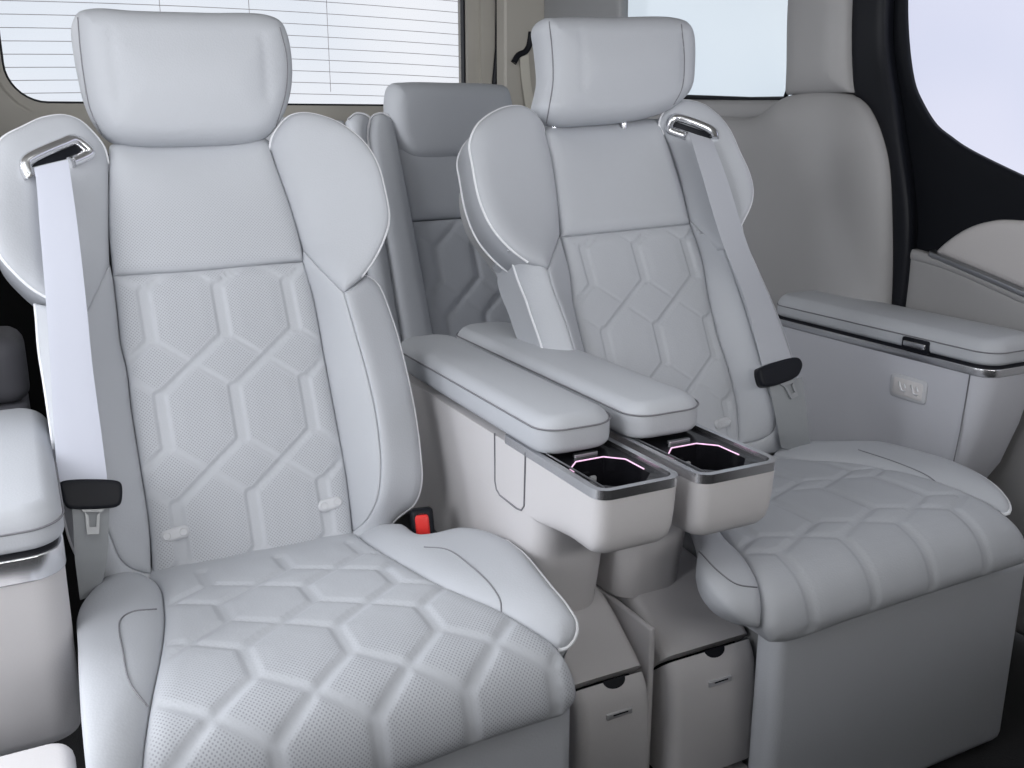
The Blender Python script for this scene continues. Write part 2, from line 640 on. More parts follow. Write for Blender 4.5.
TONGUE = mat('tongue_steel', (0.36, 0.37, 0.38), 0.5, metal=0.5)
ARMVINYL = grain(mat('armrest_grey_vinyl', (0.56, 0.57, 0.62), 0.5, spec=0.35), 500, 0.08)


def glass_mat(name, tint):
    m = bpy.data.materials.new(name); m.use_nodes = True
    t = m.node_tree; n = t.nodes; n.clear()
    o = n.new('ShaderNodeOutputMaterial')
    tr = n.new('ShaderNodeBsdfTransparent'); tr.inputs['Color'].default_value = tuple(tint) + (1,)
    gl = n.new('ShaderNodeBsdfGlossy'); gl.inputs['Roughness'].default_value = 0.2
    fr = n.new('ShaderNodeFresnel'); fr.inputs['IOR'].default_value = 1.45
    mx = n.new('ShaderNodeMixShader')
    sc_ = n.new('ShaderNodeMath'); sc_.operation = 'MULTIPLY'; sc_.inputs[1].default_value = 0.15
    t.links.new(fr.outputs['Fac'], sc_.inputs[0]); t.links.new(sc_.outputs['Value'], mx.inputs['Fac']); t.links.new(tr.outputs['BSDF'], mx.inputs[1])
    t.links.new(gl.outputs['BSDF'], mx.inputs[2]); t.links.new(mx.outputs['Shader'], o.inputs['Surface'])
    return m


GLASS = glass_mat('rear_window_glass', (0.985, 0.985, 0.99))
PRIVACY = glass_mat('privacy_glass', (0.93, 0.965, 0.985))
DOORGLASS = glass_mat('door_glass', (0.92, 0.92, 0.985))
# ------------------------------------------------------------------ the cabin shell
def wall_poly(name, poly, x, mat_, depth=0.04, nx=-1.0, puff=0.01, r=0.03, grid=0.03, corners=(), parent=None, ctrl=(), closed_smooth=True):
    """panel given as (y, z[, bulge]) on the plane x, facing -x (nx=-1) or +x"""
    S = (0, 1.0, 0) if nx > 0 else (0, -1.0, 0)
    surf = Flat((x, 0, 0), S, (0, 0, 1), (nx, 0, 0))
    q = np.array([(p[0] * S[1], p[1], p[2] if len(p) > 2 else 0.0) for p in poly])
    c = [(a[0] * S[1], a[1], a[2]) for a in ctrl]
    return pad(name, surf, q, mat_, parent, corners=range(len(poly)) if not closed_smooth else corners, raw=True, puff=puff, r=r, grid=grid, depth=depth, ctrl=c)


structure(box('ground', -9, 10, -9, 11, -.36, -.30, mat('asphalt', (.16, .16, .165), .9), r=.05, e1=.01))
structure(box('floor', -.55, 1.6, -1.3, 2.75, .06, .12, CARPET, r=.01, e1=.002))
structure(box('ceiling', -.45, 1.55, -.9, 2.75, 1.40, 1.44, BEIGE, r=.01, e1=.002))

# right side: quarter panel, pillar, window, sliding door
w = wall_poly('wall_right', [(1.205, .12), (1.192, .40), (1.188, .62), (1.205, .78), (1.232, .90), (1.28, .975), (1.32, .998), (1.48, 1.0), (1.56, .965), (1.72, .968), (2.62, .985), (2.62, .12)],
              1.36, TRIM, depth=.05, puff=.03, r=.07, grid=.02, corners=(0, 10, 11), ctrl=[(1.35, .55, .0)])
structure(w.o)
w = wall_poly('trim_1', [(1.318, 1.003), (1.33, 1.05), (1.342, 1.15), (1.345, 1.40), (1.494, 1.40), (1.492, 1.15), (1.484, 1.05), (1.482, 1.003)], 1.36, TRIM, depth=.05, puff=.022, r=.05, grid=.014, corners=(0, 3, 4, 7))
structure(w.o)
# black door-opening seal and door upper trim
w = wall_poly('trim_2', [(1.207, .12), (1.194, .40), (1.190, .62), (1.207, .78), (1.234, .90), (1.282, .975), (1.322, 1.0), (1.333, 1.05), (1.345, 1.15), (1.345, 1.40), (1.27, 1.40), (1.265, 1.1), (1.22, .95), (1.172, .78), (1.17, .5), (1.17, .12)],
              1.372, BLACK, depth=.02, puff=.006, r=.02, grid=.014, corners=(0, 9, 10, 15))
structure(w.o)


def door_piece(name, poly, x, mat_, parent, **kw):
    return wall_poly(name, poly, x, mat_, parent=parent, **kw)


door = structure(wall_poly('door_1', [(1.245, .735), (1.25, .78), (1.28, .90), (1.32, .99), (1.345, 1.08), (1.35, 1.40), (1.258, 1.40), (1.254, 1.15), (1.222, 1.02), (1.200, .985), (1.165, .947), (1.135, .929), (1.10, .911), (.90, .84), (.60, .75), (.40, .70), (.40, .56)],
                        1.40, SOFTBLACK, depth=.008, puff=.006, r=.012, grid=.016, corners=(0, 5, 6, 15, 16)).o)
door_piece('door_card', [(1.215, .735), (1.16, .732), (1.10, .724), (.95, .69), (.40, .56), (.40, .14), (1.20, .14), (1.205, .5)], 1.392, TRIM, door, depth=.03, puff=.012, r=.014, grid=.02, corners=(0, 4, 5, 6))
door_piece('door_card_roll', [(1.212, .741), (1.16, .738), (1.10, .730), (.95, .697), (.40, .566), (.40, .55), (.95, .678), (1.10, .712), (1.212, .722)], 1.384, TRIM, door, depth=.03, puff=.006, r=.009, grid=.012, corners=(0, 4, 5, 8))
door_piece('armrest_inlay', [(1.128, .738), (1.10, .764), (1.064, .787), (1.02, .801), (.97, .804), (.90, .80), (.60, .73), (.40, .68), (.40, .58), (.70, .640), (.97, .703)], 1.394, WHITEPANEL, door, depth=.03, puff=.010, r=.014, grid=.016, corners=(0, 7, 8))
door_piece('chrome_strip', [(1.130, .741), (.97, .705), (.40, .572), (.40, .562), (.97, .694), (1.132, .731)], 1.380, STEEL, door, depth=.03, puff=.003, r=.004, grid=.01, corners=(0, 2, 3, 5))


def pane(name, poly, x, gm=None):
    """glass sheet on a side wall"""
    V = [(x, y, z) for y, z in poly] + [(x + .004, y, z) for y, z in poly]
    n = len(poly)
    F = [tuple(range(n)), tuple(reversed(range(n, 2 * n)))] + [(i, n + i, n + (i + 1) % n, (i + 1) % n) for i in range(n)]
    return structure(link(name, V, F, gm or PRIVACY, smooth=False, loc=(x, poly[0][0], poly[0][1])))


pane('window_1', [(1.30, 1.40), (1.30, 1.10), (1.26, .98), (1.20, .91), (1.10, .86), (.90, .78), (.60, .69), (.40, .64), (.40, 1.40)], 1.41, DOORGLASS)
win2 = pane('window_2', [(1.47, .985), (1.80, .985), (2.20, .99), (2.22, 1.40), (1.47, 1.40)], 1.40)
tube('black_seal', [(1.372, 1.494, 1.40), (1.372, 1.492, 1.15), (1.372, 1.486, 1.03), (1.372, 1.50, .996), (1.372, 1.6, .997), (1.372, 1.80, 1.006), (1.372, 2.0, 1.012), (1.372, 2.15, 1.02), (1.372, 2.15, 1.40)], .005, BLACK, win2, n=6)
# ledge below the quarter window
structure(wall_poly('trim_3', [(1.50, .995), (1.75, 1.0), (2.2, 1.01), (2.2, .955), (1.75, .95), (1.50, .955)], 1.375, TRIM, depth=.06, puff=.02, r=.02, grid=.012, corners=(0, 2, 3, 5)).o)
# rear corner pillar on the right: beige panel with the belt outlet, dark grey window surround in front of it
V, F = loft_geo([[(x, y, z) for x, z in rrect(1.238 + i, 1.372, .60 + i, 1.42, .02, 5)] for y, i in ((2.50, 0), (2.456, 0), (2.45, .006))])
structure(link('trim_4', V, [f[::-1] for f in F], BEIGE, loc=(1.3, 2.45, .6), angle=40))
structure(wall_poly('trim_10', [(2.07, .99), (2.08, 1.41), (2.455, 1.41), (2.455, .98)], 1.362, PLASTIC, depth=.02, puff=.006, r=.02, grid=.02, corners=range(4)).o)

# tailgate with the heated window
YR = 2.55
W_OUT = [(.02, .94), (.585, .925), (1.225, .94), (1.262, 1.10), (1.27, 1.42), (-.10, 1.42), (-.10, 1.10)]
def ring_frame(name, outer, inner, y, mat_, depth=.03, parent=None):
    m = len(inner)
    rings = []
    for P, yy in ((outer, y + depth), (outer, y), (inner, y), (inner, y + depth)):
        rings.append([(p[0], yy, p[1]) for p in P])
    V, F = loft_geo(rings, False, False)
    F = [f for f in F] + [((3 * m) + k, (3 * m) + (k + 1) % m, (k + 1) % m, k) for k in range(m)]
    return link(name, V, F, mat_, parent, loc=None if parent else (.58, y, 1.0), angle=35)
def reshape(P, n=120):
    return crom(np.array(P, float), 0.01, True)
inner = rrect(.018, 1.165, .994, 1.42, (.085, .035, .05, .05), 10)
mid = rrect(-.005, 1.20, .965, 1.435, (.12, .05, .05, .05), 10)
outer = rrect(-.22, 1.40, .88, 1.46, (.05, .03, .03, .03), 10)
structure(ring_frame('wall_rear', outer, mid, 2.52, BEIGE, .06))
structure(ring_frame('trim_5', mid, inner, 2.535, BEIGE, .06))
structure(ring_frame('trim_6', rrect(.015, 1.168, .991, 1.423, (.085, .035, .05, .05), 10), rrect(.023, 1.160, .999, 1.415, (.08, .03, .05, .05), 10), 2.548, BLACK, .02))
structure(box('baseboard_rear', -.20, 1.36, 2.53, 2.62, .12, .925, CARPET, r=.02, e1=.02))
g = [(x, 2.572, z) for x, z in rrect(-.02, 1.21, .96, 1.43, .08, 8)]
g2 = [(x, 2.576, z) for x, z in rrect(-.02, 1.21, .96, 1.43, .08, 8)]
V, F = loft_geo([g, g2])
win3 = structure(link('window_3', V, F, GLASS, smooth=False, loc=(.58, 2.572, 1.0)))
parts = []
for k in range(14):
    z = 1.012 + k * .0285
    xs = np.linspace(.0, 1.19, 20)
    parts.append(tube_geo([(x, 2.568, z - .010 * ((x - .58) / .6) ** 2 + .012) for x in xs], .0008, 5))
for x in (.372, .584, .783):
    parts.append(tube_geo([(x + .0, 2.568, z) for z in np.linspace(1.03, 1.40, 6)], .0008, 5))
V, F = merge(parts)
link('defroster_lines', V, F, WIRE, win3)
# black gap beside the tailgate
structure(link('trim_7', *tube_geo([(1.240, 2.515, z) for z in (.90, 1.0, 1.06)] + [(1.250, 2.515, 1.15), (1.252, 2.515, 1.25), (1.248, 2.515, 1.42)], .010, 8), BLACK))

# the front of the cabin behind the viewer: an added blocker for low front light, and the front side walls
structure(box('front_light_blocker', -.45, 1.5, -.42, -.32, .12, .98, SOFTBLACK, r=.02, e1=.02))  # unseen, added to keep low front light off the seats
structure(box('wall_right_front', 1.39, 1.45, -1.3, .41, .12, .80, TRIM, r=.01, e1=.01))
structure(box('wall_left_front', -.45, -.40, -1.3, .28, .12, 1.40, TRIM, r=.01, e1=.01))  # unseen side wall, lengthened to darken the right seat's front panel

# left side: rear quarter panel, seen only as the dark gap behind the left seat
structure(wall_poly('wall_left', [(1.25, .12), (1.25, .95), (2.62, .98), (2.62, .12)], -.22, PLASTIC, depth=.05, nx=1.0, puff=.02, r=.04, grid=.04, corners=range(4)).o)
structure(wall_poly('trim_8', [(1.25, .955), (1.25, 1.40), (1.50, 1.40), (1.50, .96)], -.22, BEIGE, depth=.05, nx=1.0, puff=.02, r=.04, grid=.04, corners=range(4)).o)
structure(wall_poly('trim_9', [(2.2, .975), (2.2, 1.40), (2.60, 1.40), (2.60, .98)], -.20, BEIGE, depth=.05, nx=1.0, puff=.02, r=.04, grid=.04, corners=range(4)).o)
# ------------------------------------------------------------------ the two captain's seats
K = 0.390625
BACK = Sheet([(1.06, .36), (1.065, .42), (1.10, .52), (1.165, .66), (1.245, .80), (1.305, .90), (1.35, .97)])
CUSH = Sheet([(.705, .375), (.697, .40), (.699, .432), (.714, .458), (.75, .474), (.82, .478), (.9, .472), (1.0, .46),
              (1.10, .447), (1.25, .43)])
HEAD = Sheet([(1.325, .88), (1.335, .96), (1.345, 1.03), (1.35, 1.12)])


def lattice(s0, c, t0, T, L, k0, k1, j0, j1, wide=0.012, dr=0.4):
    """quilting: double-stitched struts, joined by crossing diagonals"""
    net = []
    for k in range(k0, k1 + 1):
        for j in range(j0, j1 + 1):
            s, t = s0 + k * c, t0 - j * T
            net.append(((s, t), (s, t - L), wide, 1.0))
            net.append(((s, t - L), (s - c, t - T), 0.006, 1.0))
            net.append(((s, t - L), (s + c, t - T), 0.0035 * dr + .001, dr))
    return net


def pts_h(o, pts, h=None):
    q = px(o, K, pts)
    return q if h is None else [(a[0], a[1], h) for a in q]


def edge_tube(name, P, path, rad, mat_, parent, dh=0.0, h=None):
    """piping along photo points that lie on the sheet at their own heights"""
    q = np.array([P.surf.hit(*p) for p in path])
    q = crom(q, 0.006, False)
    w = P.surf.map(q[:, :2], q[:, 2] + dh)
    return tube(name, w, rad, mat_, parent, n=8)


def stitch(name, P, path, parent, rad=0.0009, dh=0.0004):
    """thread line laid on the real surface of a panel along a photo path"""
    me = P.o.data
    off = origin_of(P.o)
    tree = BVHTree.FromPolygons([Vector(v.co) + Vector(off) for v in me.vertices], [tuple(p.vertices) for p in me.polygons])
    pts = []
    for u, v in crom(np.array(path, float), 2.0, False):
        d = Vector(ray(u, v)).normalized()
        hit = tree.ray_cast(Vector(CAM), d)
        if hit[0] is not None:
            n = hit[1] if hit[1].dot(d) < 0 else -hit[1]
            pts.append(np.array(hit[0] + n * dh))
    q = np.array(pts)
    for _ in range(2):
        q[1:-1] = (q[:-2] + 2 * q[1:-1] + q[2:]) / 4
    return tube(name, q, rad, SEAM, parent, n=5)


def headrest(seat, outline, dents, seams, posts, z_low):
    cx = np.mean([HEAD.hit(*p[:2])[0] for p in outline])
    hw = 0.15
    def shape(V, D):
        a = (V[:, 0] - cx) / hw
        return 0.010 * np.abs(a) ** 2.2 * 0
    P = pad('headrest', HEAD, outline, LEATHER, seat, puff=0.036, r=0.026, grid=0.007, back='pillow', bpuff=0.045, hfun=lambda V, D: .012 * sstep(0, .08, D),
            grooves=[(d, 0.004, 0.0035) for d in dents])
    for sm in seams:
        stitch('side_seam', P, sm, P.o)
    for (u, v) in posts:
        q = HEAD.hit(u, v, 0.0)
        w = HEAD.map(np.array([[q[0], q[1]]]), np.array([0.0]))[0]
        V, F = tube_geo([w + np.array([0, .008, -.02]), w + np.array([0, .008, .03])], 0.0062, 16)
        link('headrest_post', V, F, CHROME, P.o)
        V, F = loft_geo([[(w[0] + r * math.cos(g) * 1.5, w[1] + 0.008 + r * math.sin(g), w[2] + z) for g in np.linspace(0, 2 * math.pi, 20, endpoint=False)]
                         for r, z in ((.010, -.028), (.0125, -.024), (.0125, -.018), (.010, -.015), (.007, -.0145))])
        link('post_guide', V, F, PLASTIC, seat)
    return P


def small_tag(P, u, v, w, h, ang, seat):
    """moulded oval child-seat anchor marker with two raised symbols"""
    c = on(P, u, v, 0.0)
    ca, sa = math.cos(ang), math.sin(ang)
    def ov(w, h, hh):
        r = rrect(-w / 2, w / 2, -h / 2, h / 2, h / 2 - 1e-4, 6)
        return [(c[0] + x * ca - y * sa, c[1] + x * sa + y * ca, hh) for x, y in r]
    T = pad('child_seat_tag', P.surf, ov(w, h, c[2] + 0.0015), TAGM, seat, raw=True, puff=0.003, r=0.004, grid=0.002, depth=0.008)
    for dx in (-0.27, 0.27):
        cc = (c[0] + dx * w * ca, c[1] + dx * w * sa)
        g = [(cc[0] + 0.0042 * math.cos(a), cc[1] + 0.0042 * math.sin(a)) for a in np.linspace(0, 2 * math.pi, 14, endpoint=False)]
        q = np.array(g)
        tube('raised_symbol', P.surf.map(q, np.full(len(q), c[2] + 0.0045)), 0.0008, TAGM, T.o, n=5, closed=True)


def make_seat(D):
    seat = thing('captain_seat', D['label'], 'seat', D['loc'])
    # --- backrest
    up = pad('upper_back_panel', BACK, D['upper'], QUILT if D['perf'] else LEATHER, seat, corners=D['upper_c'], puff=.012, r=.022, grid=.007, depth=.05,
             perf=(lambda V, p: D['perf'] * sstep(.60, .50, V[:, 1]) * 0.8) if D['perf'] else None)
    net = lattice(*D['lat'])
    cp = pad('quilted_back_panel', BACK, D['quilt'], QUILT, seat, corners=D['quilt_c'], puff=.010, r=.018, grid=.0026, depth=.05, net=net, nd=.0042, nr=.0028,
             perf=lambda V, p: p * D['perf'])
    inner = []
    for side in ('l', 'r'):
        a = pad('inner_bolster', BACK, D['in_' + side], LEATHER, seat, corners=D['in_%s_c' % side], puff=.007, r=.014, grid=.008, depth=.05)
        b = pad('outer_bolster', BACK, D['out_' + side], LEATHER, seat, corners=D['out_%s_c' % side], puff=.008, r=.016, grid=.008, depth=D.get('bdepth', .06))
        w = pad('shoulder_wing', BACK, D['wing_' + side], LEATHER, seat, corners=D['wing_%s_c' % side], puff=.014, r=.030, grid=.008, depth=D.get('wdepth', .055),
                ctrl=D.get('wctrl_' + side, ()))
        D['P_wing_' + side] = w; D['P_out_' + side] = b; D['P_in_' + side] = a
        edge_tube('wing_piping', w, D['pipe_w' + side], .0019, PIPING, seat, dh=.0005)
        if D.get('pipe_w2' + side):
            edge_tube('wing_piping', w, D['pipe_w2' + side], .0018, PIPING, seat, dh=-D.get('wdepth', .055) + .002)
        edge_tube('bolster_piping', b, D['pipe_b' + side], .0019, PIPING, seat, dh=.0005)
    D['P_up'] = up; D['P_cp'] = cp
    # rear shell behind the upholstery
    q = np.array([BACK.hit(*p) for p in D['shell']]); q[:, 2] = -.03
    pad('back_shell', BACK, q, PLASTIC, seat, raw=True, puff=.004, r=.02, grid=.025, depth=.035, shrink=.03)
    # --- headrest
    headrest(seat, D['head'], D['dents'], D['hseams'], D['posts'], 0)
    # --- cushion
    cn = lattice(*D['clat'])
    q = pad('quilted_cushion_panel', CUSH, D['cush'], QUILT, seat, corners=D['cush_c'], puff=.010, r=.020, grid=.0038, depth=.045, net=cn, nd=.0036, nr=.004,
            perf=lambda V, p: p * D['perf'] * sstep(.235, .12, V[:, 1]))
    D['P_cush'] = q
    for side in ('l', 'r'):
        c = pad('cushion_bolster', CUSH, D['cb_' + side], LEATHER, seat, corners=D['cb_%s_c' % side], puff=D.get('cbpuff_' + side, (.012, .028))[0], r=D.get('cbpuff_' + side, (.012, .028))[1], grid=.008 if D['perf'] or side == 'r' else .006, depth=D.get('cbd_' + side, .06),
                ctrl=D.get('cbc_' + side, ()))
        D['P_cb_' + side] = c
        for sm in D['cbs_' + side]:
            stitch('bolster_seam', c, sm, c.o)
        if D.get('cbp_' + side):
            edge_tube('cushion_piping', c, D['cbp_' + side], .0024, PIPING, seat, dh=.001)
    for t in D['tags']:
        small_tag(cp, *t, seat)
    x0, x1 = D['base']
    # padded front panel below the cushion and the plinth the seat stands on
    V, F = loft_geo(slab_rings(D['front'][0], D['front'][1], .712, .755, .125, .402, .016, .02, .012))
    link('front_panel', V, F, LEATHER, seat, angle=50)
    box('seat_base', x0, x1, .76, 1.16, .12, .41, PLASTIC, seat, r=.02, e1=.01)
    return seat


# left seat ---------------------------------------------------------------------------------
c1, c4, c7, c8 = (0, 0), (0, 250), (0, 468), (350, 468)
L = dict(label='nearer light grey captain seat on the left, whose cushion front is perforated', loc=(.235, .95, .12), perf=1.0)
crest_r = [(880, 110, .045), (900, 180, .045), (940, 320, .045), (965, 440, .045), (975, 560, .045), (965, 640, .036), (935, 695, .018), (904, 722, .004)]
crest_l = [(87, 312, .045), (88, 360, .045), (92, 420, .045), (98, 480, .044), (104, 520, .040), (111, 538, .034), (121, 560, .02), (135, 570, .008), (151, 574, .002)]
L['upper'] = pts_h(c1, [(282, 396), (284, 374, -.02), (340, 366, -.03), (400, 362, -.03), (560, 355, -.03), (686, 362, -.02), (690, 382), (710, 440), (745, 540), (772, 640), (775, 668), (640, 682), (500, 695), (290, 708), (280, 600), (279, 500)])
L['upper_c'] = (10, 13)
L['quilt'] = pts_h(c4, [(288, 68), (500, 55), (640, 42), (775, 32), (800, 120), (830, 280), (860, 440), (885, 580), (902, 735), (905, 775), (600, 835), (395, 885)]) + [(149.5, 527), (139.5, 460), (131.5, 409), (127, 371), (121, 345), (117, 308), (113, 277.5)]
L['quilt_c'] = (0, 3, 9, 11)
L['lat'] = (.127, .0858, .426, .1295, .060, -1, 3, -1, 3)
L['in_r'] = pts_h(c4, [(775, 0, 0), (775, 32, 0), (800, 120, 0), (830, 280, 0), (860, 440, 0), (885, 580, 0)]) + pts_h(c4, [(903, 722, 0)] + crest_r[::-1][1:]) + pts_h(c4, [(820, 50, .022)])
L['in_r_c'] = (0, 6, 13)
outer_r = [(366, 276, .032), (377, 284, .022), (393, 323, .02), (404.7, 366, .02), (414.5, 413, .02), (420, 456, .02), (421, 483, .02), (414.5, 503, .016), (393, 522, .008), (384, 542, .004)]
L['out_r'] = pts_h(c4, crest_r) + [(352, 549, 0)] + outer_r[::-1]
L['out_r_c'] = (0, 7, 8, 9, 18)
L['pipe_br'] = outer_r
L['wing_r'] = pts_h(c1, [(690, 385, .0), (695, 355, .006), (715, 322, .015), (742, 298, .022), (780, 291, .03), (840, 304, .04), (890, 330, .05), (935, 370, .055), (965, 420, .06), (985, 490, .06), (995, 560, .06), (985, 605, .06), (960, 660, .055), (925, 710, .05), (880, 750, .045), (820, 690, .022), (775, 640, 0), (745, 540, 0), (710, 440, 0)])
L['wing_r_c'] = (0, 14, 16)
L['pipe_wr'] = L['wing_r'][0:14]
Li = [(109.4, 264, 0), (112.5, 277, 0), (116.4, 308, 0), (120.5, 345, 0), (126.6, 371, 0), (131, 409, 0), (139, 460, 0), (149, 527, 0), (151, 574, 0)]
L['in_l'] = Li + crest_l[::-1][1:] + [(97, 290, .022)]
L['in_l_c'] = (0, 8, 16)
outer_l = [(35, 304, .021), (36.5, 318, .02), (39, 350, .02), (45, 388, .02), (52, 437, .02), (56, 470, .02), (62, 505, .02), (72, 545, .018), (88, 572, .012), (103, 582, .006), (121, 596, .003)]
L['out_l'] = crest_l + [(153, 592, 0)] + outer_l[::-1]
L['out_l_c'] = (0, 8, 9, 10, 20)
L['pipe_bl'] = outer_l
L['wing_l'] = pts_h(c1, [(278, 420, 0), (266, 378, .006), (240, 343, .015), (205, 311, .025), (165, 297, .03), (110, 303, .04), (60, 325, .05), (0, 360, .06), (-28, 420, .06), (-38, 500, .06), (-30, 580, .06), (0, 655, .055), (40, 702, .05), (85, 742, .045), (120, 762, .045), (223, 798, .045), (250, 750, .022), (280, 676, 0), (278, 600, 0), (278, 500, 0)])
L['wing_l_c'] = (0, 15, 17)
L['pipe_wl'] = L['wing_l'][0:15]
L['shell'] = [(110, 152), (62, 120, .03), (20, 128, .05), (-12, 170, .06), (-14, 215, .06), (6, 262, .05), (31, 303, .03), (39, 350, .02), (52, 437, .02), (62, 505, .02), (95, 572, .01), (200, 580), (384, 545, .004), (414, 503, .016), (420, 456, .02), (404, 366, .02), (377, 284, .02), (385, 240, .06), (388, 210, .06), (365, 145, .05), (320, 118, .035), (275, 138, .0), (200, 148, 0)]
L['head'] = pts_h(c1, [(183, 66), (200, 32), (240, 22), (340, 28), (520, 33), (675, 38), (715, 56), (733, 92), (745, 170), (741, 240), (722, 300), (685, 350), (640, 370), (500, 378), (330, 377), (278, 361), (242, 322), (215, 265), (195, 180), (183, 100)])
L['dents'] = [px(c1, K, [(278, 100), (286, 180), (300, 262)]), px(c1, K, [(655, 110), (662, 180), (668, 262)])]
L['hseams'] = [px(c1, K, [(200, 45), (206, 120), (216, 200), (232, 280), (262, 345)]), px(c1, K, [(716, 70), (734, 150), (730, 240), (706, 322)])]
L['posts'] = [(133.6, 147), (233, 144.5)]
L['cush'] = [(120, 568)] + px(c7, K, [(400, 300), (421, 370), (415, 470), (385, 620), (365, 768)]) + [(139, 830), (150, 850), (200, 838), (300, 805), (408, 767), (487, 737.5), (561, 714), (574, 698)] + px(c8, K, [(570, 540), (530, 468), (460, 418), (385, 375), (235, 310), (110, 240), (45, 200)]) + [(345, 525), (230, 540)]
L['cush_c'] = (0, 7, 12, 21)
L['clat'] = (.14, .0870, .1885, .112, .045, -1, 4, -2, 2, .010, .9)
L['cb_r'] = [(340, 525, .0)] + px(c8, K, [(45, 200, 0), (110, 240, 0), (235, 310, 0), (385, 375, 0), (460, 418, 0), (530, 468, 0), (552, 462, .0), (575, 435, .004), (579, 400, .008), (560, 365, .01), (520, 315, .01), (480, 265, .01), (440, 220, .01), (400, 190, .01), (340, 168, .01), (280, 164, .01), (190, 180, .01)]) + [(405, 528, .01)]
L['cb_r_c'] = (0, 6, 18)
L['cbp_r'] = L['cb_r'][6:15]
L['cbs_r'] = [px(c8, K, [(190, 203), (250, 210), (310, 252), (360, 300), (385, 340), (388, 368)])]
L['cb_l'] = [(120, 568)] + px(c7, K, [(400, 300, 0), (421, 370, 0), (415, 470, 0), (385, 620, 0), (365, 768, 0)]) + [(139, 830, 0), (100, 846, .0), (90, 800, .008), (84, 750, .01), (80, 700, .01), (78, 650, .01), (78, 615, .01), (88, 598, .01), (105, 580, .01)]
L['cb_l_c'] = (0, 6, 7, 14)
L['cbs_l'] = [px(c7, K, [(400, 362), (335, 370), (307, 392), (315, 470), (332, 550), (378, 612)])]
L['tags'] = [(175, 534, .034, .015, .10), (330, 504, .032, .015, .12)]
L['base'] = (.03, .43); L['front'] = (-.01, .437)
SEAT_L = make_seat(L)

# right seat --------------------------------------------------------------------------------
c2, c3, c5, c6, ce = (350, 0), (624, 0), (350, 280), (624, 250), (624, 468)
R = dict(label='farther light grey captain seat on the right, with its belt on the outer shoulder', loc=(.95, .95, .12), perf=0.0)
crest_r = [(724, 249, .045), (742, 300, .045), (757, 350, .045), (768, 390, .045), (775, 415, .040), (772, 432, .025), (755, 441, .01), (737, 444, .002)]
crest_l = px(c2, K, [(505, 690, .045)]) + [(551, 284, .045), (557, 301, .045), (565, 322, .045), (575, 355, .045), (589, 405, .045), (603, 455, .03), (612, 480, .01)]
pr = px(c6, K, [(195, 20, 0), (215, 130, 0), (240, 230, 0), (265, 310, 0), (285, 400, 0), (290, 480, 0)])
pl = px(c2, K, [(540, 608, 0), (560, 700, 0)]) + [(573, 308, 0), (584, 354, 0), (596, 410, 0), (612, 475, 0)]
R['upper'] = pts_h(c2, [(497, 344), (500, 322, -.02), (520, 314, -.03), (560, 313, -.03), (650, 310, -.03), (740, 306, -.03), (790, 312, -.02), (796, 335), (820, 400), (850, 500), (868, 575), (700, 592), (540, 608), (530, 530), (515, 420)])
R['upper_c'] = (10, 12)
R['quilt'] = pl[:1] + px(c2, K, [(700, 592, 0), (868, 575, 0)]) + pr + [(737, 452, 0), (675, 470, 0), (612, 488, 0)] + pl[::-1][:-1]
R['quilt_c'] = (0, 2, 9, 11)
R['lat'] = (.745, .0925, .443, .1295, .055, -1, 3, -1, 3)
R['in_r'] = px(c3, K, [(165, 560, 0), (169, 578, 0)]) + pr + [(737, 444, 0)] + crest_r[::-1][1:] + px(c3, K, [(205, 597, .022)])
R['in_r_c'] = (0, 8, 15)
outer_r = [(741, 225, .05), (744, 240, .03), (757, 270, .02), (772, 304, .02), (784, 335, .02), (793, 365, .02), (800, 400, .02), (803, 425, .016), (795, 440, .008), (780, 452, .004)]
R['out_r'] = crest_r + [(738, 458, 0)] + outer_r[::-1]
R['out_r_c'] = (0, 7, 8, 9, 18)
R['pipe_br'] = outer_r
R['wing_r'] = pts_h(c3, [(102, 345, .0), (90, 322, .004), (95, 298, .01), (122, 270, .02), (150, 258, .025), (200, 268, .035), (240, 297, .045), (270, 335, .055), (295, 390, .06), (318, 440, .06), (328, 480, .06), (325, 520, .06), (300, 575, .055), (268, 640, .047), (250, 636, .045), (205, 597, .022), (165, 560, 0), (150, 490, 0), (130, 410, 0)])
R['wing_r_c'] = (0, 14, 16)
R['pipe_wr'] = R['wing_r'][0:14]
R['in_l'] = px(c2, K, [(535, 605, 0)]) + pl[1:] + [(614, 482, 0)] + crest_l[::-1][1:]
R['in_l_c'] = (0, 6, 13)
outer_l = px(c2, K, [(405, 640, .05), (412, 662, .03), (430, 720, .02)]) + [(526, 301, .02), (530.5, 315, .02), (541, 345, .02), (553, 390, .02), (567, 440, .02), (580, 480, .01), (595, 500, .005)]
R['out_l'] = crest_l + [(615, 495, 0)] + outer_l[::-1]
R['out_l_c'] = (0, 7, 8, 9, 18)
R['pipe_bl'] = outer_l
R['wing_l'] = pts_h(c2, [(497, 342, 0), (491, 318, .006), (470, 290, .015), (440, 274, .025), (400, 275, .035), (350, 298, .05), (318, 332, .06), (305, 372, .06), (312, 420, .06), (330, 510, .06), (362, 582, .06), (410, 638, .055), (455, 672, .05), (505, 690, .045), (520, 650, .022), (535, 605, 0), (530, 530, 0), (515, 420, 0)])
R['wing_l_c'] = (0, 13, 15)
R['pipe_wl'] = R['wing_l'][0:13]
R['pipe_w2l'] = R['wing_l'][4:13]
R['wdepth'] = .05
R['shell'] = [(545, 134), (522, 108, .025), (487, 118, .05), (470, 145, .06), (480, 200, .06), (510, 250, .05), (526, 301, .02), (541, 345, .02), (567, 440, .02), (590, 495, .0), (680, 475), (795, 445, .005), (800, 400, .02), (784, 335, .02), (745, 245, .03), (751, 190, .06), (740, 150, .06), (715, 115, .04), (680, 101, .025), (663, 125, 0), (600, 131)]
